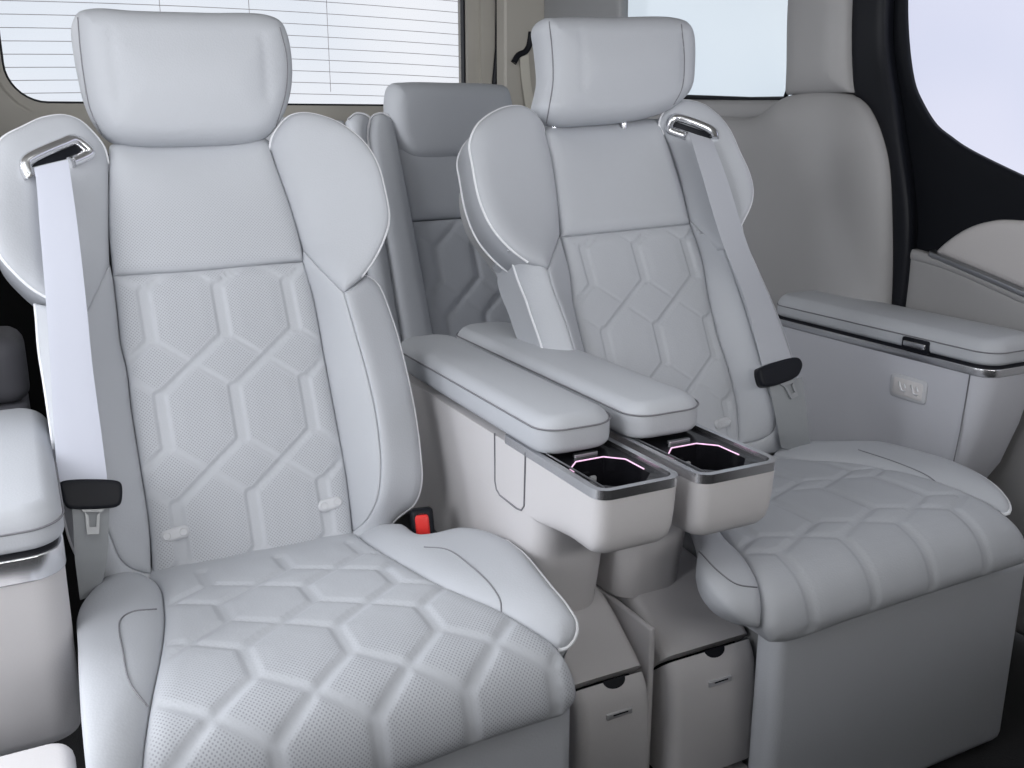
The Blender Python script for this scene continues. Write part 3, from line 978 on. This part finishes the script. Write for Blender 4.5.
R['head'] = pts_h(c2, [(478, 72), (492, 50), (525, 45), (650, 45), (815, 45), (850, 57), (865, 88), (868, 170), (861, 232), (836, 266), (800, 289), (720, 311), (600, 323), (525, 325), (495, 312), (476, 280), (484, 235), (490, 200), (484, 130)])
R['dents'] = [px(c2, K, [(558, 100), (560, 170), (560, 242)]), px(c2, K, [(812, 100), (814, 170), (815, 232)])]
R['hseams'] = [px(c2, K, [(510, 56), (518, 130), (520, 210), (510, 275), (503, 315)]), px(c2, K, [(848, 62), (856, 150), (850, 225), (828, 268)])]
R['posts'] = [(556, 130), (626, 126.5)]
R['cush'] = [(690, 470)] + px(ce, K, [(255, 185), (303, 236), (335, 290), (350, 350), (352, 410), (370, 444), (420, 440), (550, 395), (700, 345), (870, 290), (1018, 242), (1026, 215), (1018, 180)]) + [(1000, 515), (985, 505), (956, 492), (913, 478.5), (866, 469), (819, 464), (772, 461), (785, 440), (700, 448)]
R['cush_c'] = (0, 6, 11, 21)
R['clat'] = (.724, .0945, .128, .125, .085, -2, 4, -2, 1, .010, .9)
R['cb_r'] = [(772, 458, .0), (819, 464, 0), (866, 469, 0), (913, 478.5, 0), (956, 492, 0), (985, 505, 0), (1000, 515, 0), (1008, 514, .004), (1009, 506, .008), (1003, 496, .01), (985, 480, .01), (956, 465, .01), (917, 453, .01), (878, 445, .01), (812, 444, .01), (790, 436, .01)]
R['cb_r_c'] = (0, 6, 15)
R['cbp_r'] = R['cb_r'][6:13]
R['cbs_r'] = [px(c6, K, [(600, 512), (700, 545), (780, 580), (808, 603)])]
R['cb_l'] = [(688, 470, 0)] + px(ce, K, [(255, 185, 0), (303, 236, 0), (335, 290, 0), (346, 345, 0), (340, 410, 0), (312, 404, .0), (255, 356, .004), (212, 300, .006), (188, 240, .006), (192, 200, .006)]) + [(686, 510, .006), (672, 475, .004)]
R['cb_l_c'] = (0, 5, 12)
R['cbd_l'] = .02
R['cbpuff_l'] = (.012, .018)
R['cbs_l'] = [px(ce, K, [(193, 214), (240, 264), (288, 298), (340, 306)])]
R['cbp_l'] = None
R['tags'] = [(722, 423, .032, .015, .12)]
R['base'] = (.742, 1.16); R['front'] = (.699, 1.128)
SEAT_R = make_seat(R)
# ------------------------------------------------------------------ belt outlets and belts of the captain's seats
def guide(D, seat, wing, frame, slot, slot_c=()):
    w = D[wing]
    q = [tuple(on(w, u, v, .0005)) for u, v in slot]
    pad('belt_slot', BACK, q, BLACK, seat, raw=True, puff=.001, r=.003, grid=.004, depth=.004, corners=range(len(slot)))
    q = np.array([on(w, u, v, .003) for u, v in frame])
    q = crom(q, .004, False)
    V, F = tube_geo(BACK.map(q[:, :2], q[:, 2]), .0068, 12, flat=1.0)
    link('belt_guide', V, F, CHROME, seat)


z6 = lambda o, pts: px(o, 1 / 6.4, pts)
guide(L, SEAT_L, 'P_wing_l', z6((0, 100), [(195, 500), (172, 460), (165, 400), (200, 370), (400, 280), (475, 255), (520, 280), (575, 335), (530, 365), (450, 400)]),
      z6((0, 100), [(205, 430), (220, 395), (410, 310), (480, 280), (545, 325), (440, 375)]))
guide(R, SEAT_R, 'P_wing_r', z6((640, 80), [(300, 362), (190, 318), (185, 300), (215, 245), (245, 243), (450, 318), (474, 345), (478, 378)]),
      z6((640, 80), [(210, 300), (225, 265), (445, 340), (450, 375), (330, 340)]))


def belt_rows(rows):
    out = []
    for ul, vl, ur, vr, h in rows:
        a = BACK.hit(ul, vl, h); b = BACK.hit(ur, vr, h)
        out.append((BACK.map(a[None, :2], np.array([h]))[0], BACK.map(b[None, :2], np.array([h]))[0]))
    return out


def belt(label, upper, lower, sleeve, tongue, wmat):
    rt = BACK.hit(*sleeve[0]); loc = BACK.map(rt[None, :2], np.array([rt[2]]))[0]
    b = thing('seat_belt', label, 'seat belt', loc, )
    ribbon('webbing', belt_rows(upper), wmat, b)
    ribbon('webbing', belt_rows(lower), WEB_SHADE, b)
    # black stop sleeve
    q = np.array([BACK.hit(*p) for p in sleeve])
    pad('belt_sleeve', BACK, q, BLACK, b, raw=True, puff=.003, r=.004, grid=.004, depth=.012)
    # metal tongue with its slot
    q = np.array([BACK.hit(*p) for p in tongue]); c = q[:, :2].mean(0)
    V = np.array([BACK.map((c + (p[:2] - c) * s)[None], np.array([p[2] + dh]))[0] for s, dh in ((1, -.001), (1, .0015), (.55, .0015), (.55, -.001)) for p in q])
    n = len(q); F = []
    for r in range(4):
        for k in range(n):
            k2 = (k + 1) % n; r2 = (r + 1) % 4
            F.append((r * n + k, r * n + k2, r2 * n + k2, r2 * n + k))
    link('belt_tongue', V, F, TONGUE, b, angle=30)
    return b


belt('broad pale seat belt hanging down the left seat, its black sleeve beside the left armrest',
     [(34, 168, 68, 160, .066), (36, 180, 70, 172, .068), (40, 230, 78, 230, .072), (45, 290, 86, 300, .070), (50, 360, 93, 370, .066), (54, 430, 101, 430, .064), (58, 485, 108, 485, .062)],
     [(71, 500, 110, 500, .060), (73, 520, 109, 520, .058), (75, 560, 107, 560, .050), (80, 600, 100, 592, .035)],
     [(59, 484, .064), (63, 481, .064), (118, 481, .064), (121.5, 484, .064), (121, 503, .064), (117, 506.5, .064), (70, 508.5, .064), (66, 506, .064), (62, 497, .064)],
     [(78, 507, .062), (107, 507, .062), (100, 513, .062), (99, 534, .062), (87, 534.5, .062), (85, 513, .062)], WEB)
belt('grey seat belt crossing the right seat shoulder, its black sleeve near the right armrest',
     [(688.5, 133, 713, 141, .066), (693, 146, 717, 152, .070), (702, 176, 728, 182, .072), (722, 242, 748, 246, .070), (745, 300, 771, 302, .066), (762, 365, 791, 358, .062)],
     [(769, 385, 802, 377, .060), (773, 405, 806, 405, .056), (778, 430, 809, 435, .045), (781, 448, 811, 452, .03)],
     [(759.5, 369, .064), (763, 366.5, .064), (793, 357.5, .064), (799, 358.5, .064), (802, 364, .064), (799.5, 373, .064), (796, 377, .064), (771, 386.5, .064), (763, 385.5, .064), (760, 378, .064)],
     [(779, 384, .062), (795, 379, .062), (793, 383, .062), (798, 396, .062), (791, 399, .062), (784, 387, .062)], WEBG)

# ------------------------------------------------------------------ buckle between the left seat and its console
bk = thing('belt_buckle', 'black seat belt buckle with a red button beside the left seat', 'buckle', (.392, 1.03, .44))
V, F = loft_geo(slab_rings(-.0145, .0145, -.011, .011, -.02, .062, .006, 0, .006))
M = Matrix.Translation((.410, 1.035, .424)) @ Matrix.Rotation(math.radians(-20), 4, 'Z') @ Matrix.Rotation(math.radians(-4), 4, 'Y') @ Matrix.Rotation(math.radians(-14), 4, 'X')
ap = lambda V: np.array([tuple(M @ Vector(v)) for v in V])
link('buckle_housing', ap(V), F, BLACK, bk, angle=40)
V, F = loft_geo(slab_rings(-.0088, .0088, -.0135, -.006, .024, .056, .0035, .006, .006))
link('release_button', ap(V), F, RED, bk, angle=40)
V, F = loft_geo(slab_rings(-.011, .011, -.008, .008, -.10, -.015, .004, 0, .002))
link('buckle_stalk', ap(V), F, VINYL, bk, angle=40)


# ------------------------------------------------------------------ armrest consoles between the seats
def ring_xy(x0, x1, y0, y1, r, z, n=8):
    return [(x, y, z) for x, y in rrect(x0, x1, y0, y1, r, n)]


def console(label, x0, x1, yf, dx_pad, group, pad_end=1.30):
    c = thing('armrest_console', label, 'armrest', ((x0 + x1) / 2, 1.1, .36), group)
    yr = 1.352
    parts = []
    # cup box: an overhanging nose that runs flush into the column's sides
    def outline(ins, y0, z):
        q = rrect(x0, x1, y0, yr, (.016, .016, .02, .02), 7)
        ys = [.76, .78, .80, .82, .84, .86, .88, .90, .93, 1.0, 1.1, 1.2]
        left = [(x0, y) for y in ys if y0 + .017 < y][-11:]
        left = left if len(left) == 11 else left
        pts = q[:14] + [(x1, y) for _, y in left] + q[14:] + [(x0, y) for _, y in reversed(left)]
        out = []
        for xx, yy in pts:
            k = float(sstep(.79, .87, yy))
            e = math.copysign(ins * .8 * (1 - k), (x0 + x1) / 2 - xx)
            out.append((xx + e, yy, z))
        return out
    rings = []
    for z, ins, ry in ((.5275, .022, .030), (.5285, .016, .022), (.533, .009, .012), (.541, .004, .006), (.552, .002, .003), (.57, .001, .001), (.597, 0, 0)):
        rings.append(outline(ins, yf + ry * .8 + ins * .3, z))
    parts.append(loft_geo(rings, True, False))
    parts.append(loft_geo([ring_xy(x0 + .0005, x1 - .0005, .932, yr, .004, z) for z in (.585, .5975)]))
    # column below it
    rings = []
    for z, ins, y in ((.397, .0042, .866), (.41, .0035, .865), (.45, .001, .860), (.48, .0, .856), (.55, .0, .842)):
        rings.append(ring_xy(x0 + ins + .0004, x1 - ins - .0004, y, yr - .01, (.03, .03, .02, .02), z))
    parts.append(loft_geo(rings))
    V, F = merge(parts)
    body = link('console_body', V, F, VINYL, c, angle=50)
    # chrome rim around the cup tray
    def frame(o, i, z0, z1, name, m_, par):
        R = [[(p[0], p[1], z) for p in P] for P, z in ((o, z0), (o, z1), (i, z1), (i, z0))]
        V, F = loft_geo(R, False, False)
        n = len(o)
        F += [(3 * n + k, 3 * n + (k + 1) % n, (k + 1) % n, k) for k in range(n)]
        return link(name, V, F, m_, par, angle=35)
    o_ = rrect(x0 - .001, x1 + .001, yf - .001, .935, (.017, .017, .004, .004), 8)
    i_ = rrect(x0 + .006, x1 - .006, yf + .006, .930, (.011, .011, .003, .003), 8)
    frame(o_, i_, .596, .606, 'chrome_rim', CHROME, c)
    # recessed black tray with the octagonal cup hole
    cx, cy = (x0 + x1) / 2, yf + .058
    hole = []
    i_ = crom(np.array(i_), .004, True)
    i_ = [tuple(p) for p in i_]
    for k in range(len(i_)):
        g = math.atan2(i_[k][1] - cy, i_[k][0] - cx)
        a = math.pi / 4
        rr = 1 / max(abs(math.cos(g)) / .034, abs(math.sin(g)) / .040, (abs(math.cos(g)) + abs(math.sin(g))) / .057)
        hole.append((cx + rr * math.cos(g), cy + rr * math.sin(g)))
    R = [[(p[0], p[1], z) for p in P] for P, z in ((i_, .6045), (i_, .6015), (hole, .600), (hole, .548))]
    R.append([(cx + (p[0] - cx) * .9, cy + (p[1] - cy) * .9, .545) for p in hole])
    V, F = loft_geo(R, False, True)
    tray = link('cup_tray', V, F, GLOSSBLACK, c, angle=30)
    arc = [(cx + (p[0] - cx) * 1.02, cy + (p[1] - cy) * 1.02, .6005) for p in hole]
    arc = [p for p in arc if p[1] > cy - (.012 if p[0] > cx else -.012)]
    arc.sort(key=lambda p: -math.atan2(p[1] - cy + .03, p[0] - cx))
    tube('cup_light', arc, .0008, LED, tray, n=6)
    box('cup_gripper', cx - .004, cx + .004, cy + .031, cy + .036, .560, .584, PLASTIC, tray, r=.002, e1=.002)
    box('cup_gripper', cx - .033, cx - .028, cy - .006, cy + .004, .562, .590, PLASTIC, tray, r=.002, e1=.002)
    tube('tray_edge', [(x0 + .014, yf + .014, .604), (x0 + .012, .91, .604)], .0012, STEEL, tray, n=5)
    V, F = loft_geo(slab_rings(cx - .012, cx + .018, cy + .052, cy + .058, .600, .6035, .002, 0, .001))
    link('tray_button', V, F, STEEL, tray, angle=40)
    # padded lid
    pad_x0, pad_x1 = x0 - .004, x1 + dx_pad
    rings = slab_rings(pad_x0, pad_x1, .838, pad_end, .6065, .646, (.030, .036, .035, .035), .010, .017, n=6)
    V, F = loft_geo(rings)
    zt = V[:, 2] > .626
    V[zt, 2] += .004 * np.cos((V[zt, 0] - (pad_x0 + pad_x1) / 2) / (pad_x1 - pad_x0) * math.pi) * (V[zt, 2] - .626) / .02
    lid = link('armrest_pad', V, F, LEATHER, c, angle=70)
    sm = [(x, y, .636) for x, y in rrect(pad_x0 - .0004, pad_x1 + .0004, .8376, pad_end + .0004, (.030, .036, .035, .035), 10)]
    tube('pad_seam', sm, .0011, SEAM, lid, n=5, closed=True)
    return c, body


con_l, bl = console('armrest console beside the left seat, its padded lid ending before a lit cup tray', .471, .571, .732, -.004, None)
con_r, br = console('armrest console touching the right seat, behind the nearer centre console', .586, .692, .722, -.004, None, 1.345)
# fold-out panel line on the left console's outer side
x = .4705
tube('panel_gap', [(x, .960, .600), (x, .960, .540), (x, .956, .531), (x, .947, .527), (x, .905, .526), (x, .893, .528), (x, .886, .536), (x, .883, .60)], .0011, SEAM, bl, n=5)
for y in (1.30, .905):
    box('pad_hinge', .583, .588, y - .018, y + .018, .612, .626, BLACK, con_r, r=.002, e1=.002)

# ------------------------------------------------------------------ drawer boxes under the consoles
def drawer_box(label, x0, x1):
    d = thing('drawer_unit', label, 'drawer', ((x0 + x1) / 2, .9, .12))
    prof = [(1.15, .42), (.90, .412), (.865, .400), (.83, .378), (.800, .357), (.784, .338), (.776, .30), (.774, .20), (.778, .125)]
    p = crom(np.array(prof), .004, False)
    def strip(name, i0, i1, xa, xb, m_, rr):
        rings = []
        q = p[i0:i1]
        g = np.gradient(q, axis=0); g /= np.linalg.norm(g, axis=1)[:, None]
        nrm = np.stack([g[:, 1], -g[:, 0]], 1)      # outward: towards the front and up
        for k in range(len(q)):
            sec = []
            for s, dn in [(xa, -.05), (xa, -rr)] + [(xa + rr * (1 - math.cos(a)), -rr * (1 - math.sin(a))) for a in np.linspace(.3, 1.57, 5)] + [(xb - rr * (1 - math.cos(a)), -rr * (1 - math.sin(a))) for a in np.linspace(1.57, .3, 5)] + [(xb, -rr), (xb, -.05)]:
                sec.append((s, q[k][0] + nrm[k][0] * dn, q[k][1] + nrm[k][1] * dn))
            rings.append(sec)
        V, F = loft_geo(rings)
        return link(name, V, F, m_, d, angle=45)
    cut = int(np.argmin(np.abs(p[:, 1] - .352) + (p[:, 0] > .85)))
    low = int(np.argmin(np.abs(p[:, 1] - .19) + (p[:, 0] > .85)))
    strip('drawer_housing', 0, cut, x0, x1, VINYL, .014)
    fr = strip('drawer_front', cut + 1, low, x0 + .001, x1 - .001, VINYL, .014)
    strip('drawer_plinth', low + 4, len(p), x0 + .004, x1 - .004, VINYL, .010)
    box('dark_gap', x0 + .006, x1 - .006, .80, 1.12, .125, .335, BLACK, d, r=.004)
    y0, z0 = p[cut + 1]
    cx = (x0 + x1) / 2
    # finger notch at the drawer's upper edge
    fy = lambda z: float(np.interp(z, p[cut:, 1][::-1], p[cut:, 0][::-1]))
    h = []
    for a in np.linspace(math.pi, 2 * math.pi, 18):
        z = z0 + .001 - .0085 * abs(math.sin(a))
        h.append((cx + .004 + .0145 * math.cos(a), fy(z) - .0009, z + .0006))
    hb = [(a, b + .004, c - .003) for a, b, c in h]
    V, F = loft_geo([h, hb])
    link('finger_notch', V, F, BLACK, fr, angle=40)
    # small chrome badge in a shallow dish
    bz = z0 - .034
    by = float(np.interp(bz, p[::-1, 1][:len(p) - cut], p[::-1, 0][:len(p) - cut]))
    V, F = loft_geo(slab_rings(cx - .014, cx + .020, by - .0022, by + .004, bz - .0035, bz + .0035, .0012, .001, .001))
    link('handle', V, F, BADGE, fr, angle=40)
    V, F = loft_geo(slab_rings(cx - .006, cx + .014, by - .0026, by + .002, bz + .0000, bz + .0018, .0006, .0003, .0003))
    link('handle_slot', V, F, BLACK, fr, angle=40)
    return d


drawer_box('drawer unit partly hidden by the left seat cushion, under the left centre console', .482, .580)
drawer_box('wider drawer unit under the right centre console, beside the right seat front panel', .608, .736)

box('divider_panel', .5885, .5965, .80, 1.12, .12, .394, VINYL, None, r=.003, e1=.003)
tag(bpy.data.objects['divider_panel'], 'thin upright panel in the gap between the two drawer units', 'panel')

# ------------------------------------------------------------------ side armrests
def side_console(label, xi, sgn, yf, y_r, dz=0.0, ct=.0125, zt_=.642, body_m=None):
    body_m = body_m or ARMVINYL
    """xi: the face towards the seat; sgn: +1 body lies towards +x"""
    c = thing('side_armrest', label, 'armrest', (xi + sgn * .06, 1.1, .36 + dz))
    w = .13
    def X(a, b):
        return (min(xi + sgn * a, xi + sgn * b), max(xi + sgn * a, xi + sgn * b))
    rr = (.030, .030, .02, .02)
    zc = .6005 - ct
    rings = []
    for z, ins, dy in ((.36, .020, .085), (.362, .014, .078), (.38, .009, .062), (.43, .005, .035), (.50, .002, .015), (.56, .0005, .004), (zc + .004, 0, 0)):
        a, b = X(ins * .3, w - ins)
        rings.append(ring_xy(a, b, yf + dy, y_r, rr, z + dz))
    V, F = loft_geo(rings)
    body = link('console_body', V, F, body_m, c, angle=50)
    a, b = X(-.0015, w)
    V, F = loft_geo(slab_rings(a, b, yf - .002, y_r, zc + dz, .6005 + dz, (.031, .031, .02, .02), .0015, .0015))
    link('chrome_strip', V, F, CHROME, c, angle=40)
    a, b = X(.002, w - .002)
    V, F = loft_geo(slab_rings(a, b, yf + .004, y_r - .002, .60 + dz, .606 + dz, (.028, .028, .02, .02), 0, 0))
    link('shadow_gap', V, F, BLACK, c, angle=40)
    a, b = X(-.004, w - .006)
    V, F = loft_geo(slab_rings(a, b, yf - .004, y_r, .6055 + dz, zt_ + dz, (.034, .034, .03, .03), .008, .018, n=6))
    zt = V[:, 2] > zt_ - .022 + dz
    V[zt, 2] += .006 * np.cos((V[zt, 0] - (a + b) / 2) / (b - a) * math.pi) * (V[zt, 2] - dz - zt_ + .022) / .022
    lid = link('padded_lid', V, F, LEATHER, c, angle=70)
    tube('lid_seam', [(x, y, zt_ - .016 + dz) for x, y in rrect(a - .0004, b + .0004, yf - .0044, y_r + .0004, (.034, .034, .03, .03), 10)], .0011, SEAM, lid, n=5, closed=True)
    return c, body, lid


sr, sbody, slid = side_console('long padded side armrest by the sliding door, right of the right seat', 1.24, 1, .888, 1.35)
V, F = loft_geo(slab_rings(1.231, 1.24, .992, 1.042, .604, .624, .002, .002, .003))
link('lid_latch', V, F, BLACK, slid, angle=40)
V, F = loft_geo(slab_rings(1.229, 1.235, .996, 1.038, .610, .619, .002, .002, .002))
link('latch_plate', V, F, CHROME, slid, angle=40)
x = 1.2395
tube('end_cap_seam', [(x, .919, .588), (x, .921, .54), (x, .923, .50), (x + .0008, .928, .45), (x + .002, .934, .40)], .0010, SEAM, sbody, n=5)
sp = thing('seat_switch', 'small oblong seat switch panel on the side of the right armrest', 'switch', (1.238, 1.025, .54))
def side_plate(y0, y1, z0, z1, x, t, name, m_, parent, r=.006):
    V, F = loft_geo([[(xx, y, z) for y, z in rrect(y0 + i, y1 - i, z0 + i, z1 - i, r, 6)] for xx, i in ((x, 0), (x - t * .6, 0), (x - t, t * .5))])
    # tilt with the armrest side: rows run parallel to the armrest
    return link(name, V, [f[::-1] for f in F], m_, parent, angle=40)
pl_ = side_plate(.990, 1.060, .522, .560, 1.2395, .003, 'switch_bezel', TAGM, sp, .007)
side_plate(.996, 1.054, .527, .555, 1.2366, .0006, 'switch_plate', VINYL, sp, .004)
for y in (1.010, 1.034):
    # seat symbol: a backrest stroke and a cushion stroke
    tube('seat_symbol', [(1.2358, y + .008, .549), (1.2358, y + .002, .536), (1.2358, y - .006, .535)], .0016, PIPING, sp, n=6)
    tube('seat_symbol', [(1.2358, y - .002, .548), (1.2358, y - .006, .541)], .0012, PIPING, sp, n=6)

sl, lbody, llid = side_console('brightly lit side armrest at the left edge, left of the left seat', .004, -1, .89, 1.25, -.021, .024, .642, VINYL)
box('seat_side_shield', -.12, -.008, .64, .80, .38, .452, VINYL, None, r=.02, e1=.012)
tag(bpy.data.objects['seat_side_shield'], 'bright plastic side shield under the left armrest', 'panel')

# ------------------------------------------------------------------ third row
B3 = Flat((0, 2.0, .45), (1, 0, 0), (0, math.sin(math.radians(22)), math.cos(math.radians(22))), (0, -math.cos(math.radians(22)), math.sin(math.radians(22))))
# keep the sheet on y = 2.0 at shoulder height
B3.o = np.array((0, 2.0 - (.95 - .45) * math.tan(math.radians(22)), .45))


def rear_seat(label, xc, head=True, hw=.20, tops=True):
    s = thing('rear_seat', label, 'seat', (xc, 1.9, .12), 'third row seats')
    def q(pts, h=0.0):
        return [(xc + a, b / math.cos(math.radians(22)), h) for a, b in pts]
    up = pad('upper_back_panel', B3, q([(-.135, .505), (0, .512), (.135, .505), (.13, .30), (0, .302), (-.13, .30)]), LEATHER, s, raw=True, corners=(0, 2, 3, 5), puff=.012, r=.03, grid=.012, depth=.06)
    net = lattice(xc - .09, .09, .26, .15, .07, -2, 3, -1, 2, .008)
    pad('quilted_back_panel', B3, q([(-.13, .298), (0, .30), (.13, .298), (.125, -.02), (-.125, -.02)]), LEATHER, s, raw=True, corners=(0, 2, 3, 4), puff=.012, r=.02, grid=.006, depth=.06, net=net, nd=.005)
    for sg in (-1, 1):
        o = [(sg * .137, .500), (sg * .160, .513), (sg * .185, .505), (sg * hw, .47), (sg * (hw + .002), .30), (sg * hw, -.02), (sg * .128, -.02), (sg * .132, .30)]
        b = pad('side_bolster', B3, q(o, .012), LEATHER, s, raw=True, corners=(0, 5, 6), puff=.02, r=.025, grid=.012, depth=.08)
        e = np.array(q(o, .020))[0:5]
        e = crom(e, .008, False)
        tube('bolster_piping', B3.map(e[:, :2], e[:, 2]), .002, PIPING, s)
    pad('back_shell', B3, q([(-hw, .49), (0, .515), (hw, .49), (hw, -.05), (-hw, -.05)], -.05), PLASTIC, s, raw=True, corners=range(5), puff=.004, r=.02, grid=.04, depth=.06)
    box('seat_cushion', xc - hw, xc + hw, 1.36, 1.86, .34, .47, LEATHER, s, r=.05, e1=.04)
    box('seat_base', xc - hw + .03, xc + hw - .03, 1.40, 1.84, .12, .34, PLASTIC, s, r=.02)
    if head:
        H3 = Flat((0, 2.0, .95), (1, 0, 0), (0, .08, .997), (0, -.997, .08))
        o = [(xc + a, b, 0.0) for a, b in [(-.147, .045), (-.135, .078), (-.10, .084), (0, .085), (.10, .084), (.135, .078), (.147, .045), (.147, -.005), (.135, -.055), (.105, -.082), (0, -.086), (-.105, -.082), (-.135, -.055), (-.147, -.005)]]
        hr = pad('headrest', H3, o, LEATHER, s, raw=True, puff=.045, r=.035, grid=.01, back='pillow')
        for dx in (-.05, .05):
            link('headrest_post', *tube_geo([(xc + dx, 2.0, .86), (xc + dx, 2.0, .94)], .006, 10), CHROME, hr.o)
    return s


rear_seat('shaded third-row seat in the gap between the two captain seats', .875)
rear_seat('middle third-row seat, only its piped shoulder showing beside the left wing', .50, head=False, hw=.175)
fs = thing('folded_seat', 'dark grey folded seat in the gap between left armrest and left seat', 'seat', (-.10, 1.57, .12))
box('folded_backrest', -.185, -.008, 1.50, 1.64, .56, .655, DARKTRIM, fs, r=.03, e0=.02, e1=.025)
box('seat_base', -.18, -.012, 1.51, 1.63, .12, .558, DARKTRIM, fs, r=.02, e1=.01)

# third-row belt on the right rear pillar
rb = thing('seat_belt', 'cream third-row seat belt hanging from a black outlet on the rear pillar', 'seat belt', (1.29, 2.44, 1.12))
ribbon('webbing', [((1.278, 2.444, 1.135), (1.306, 2.444, 1.150)), ((1.284, 2.44, 1.06), (1.312, 2.44, 1.06)), ((1.296, 2.435, .98), (1.328, 2.435, .97)), ((1.30, 2.42, .80), (1.335, 2.42, .80)), ((1.30, 2.40, .60), (1.335, 2.40, .60))], CREAM, rb)
tube('belt_outlet', crom(np.array([(1.262, 2.446, 1.108), (1.276, 2.446, 1.128), (1.298, 2.446, 1.138), (1.310, 2.446, 1.155), (1.316, 2.446, 1.19)]), .006, False), .0085, BLACK, rb)
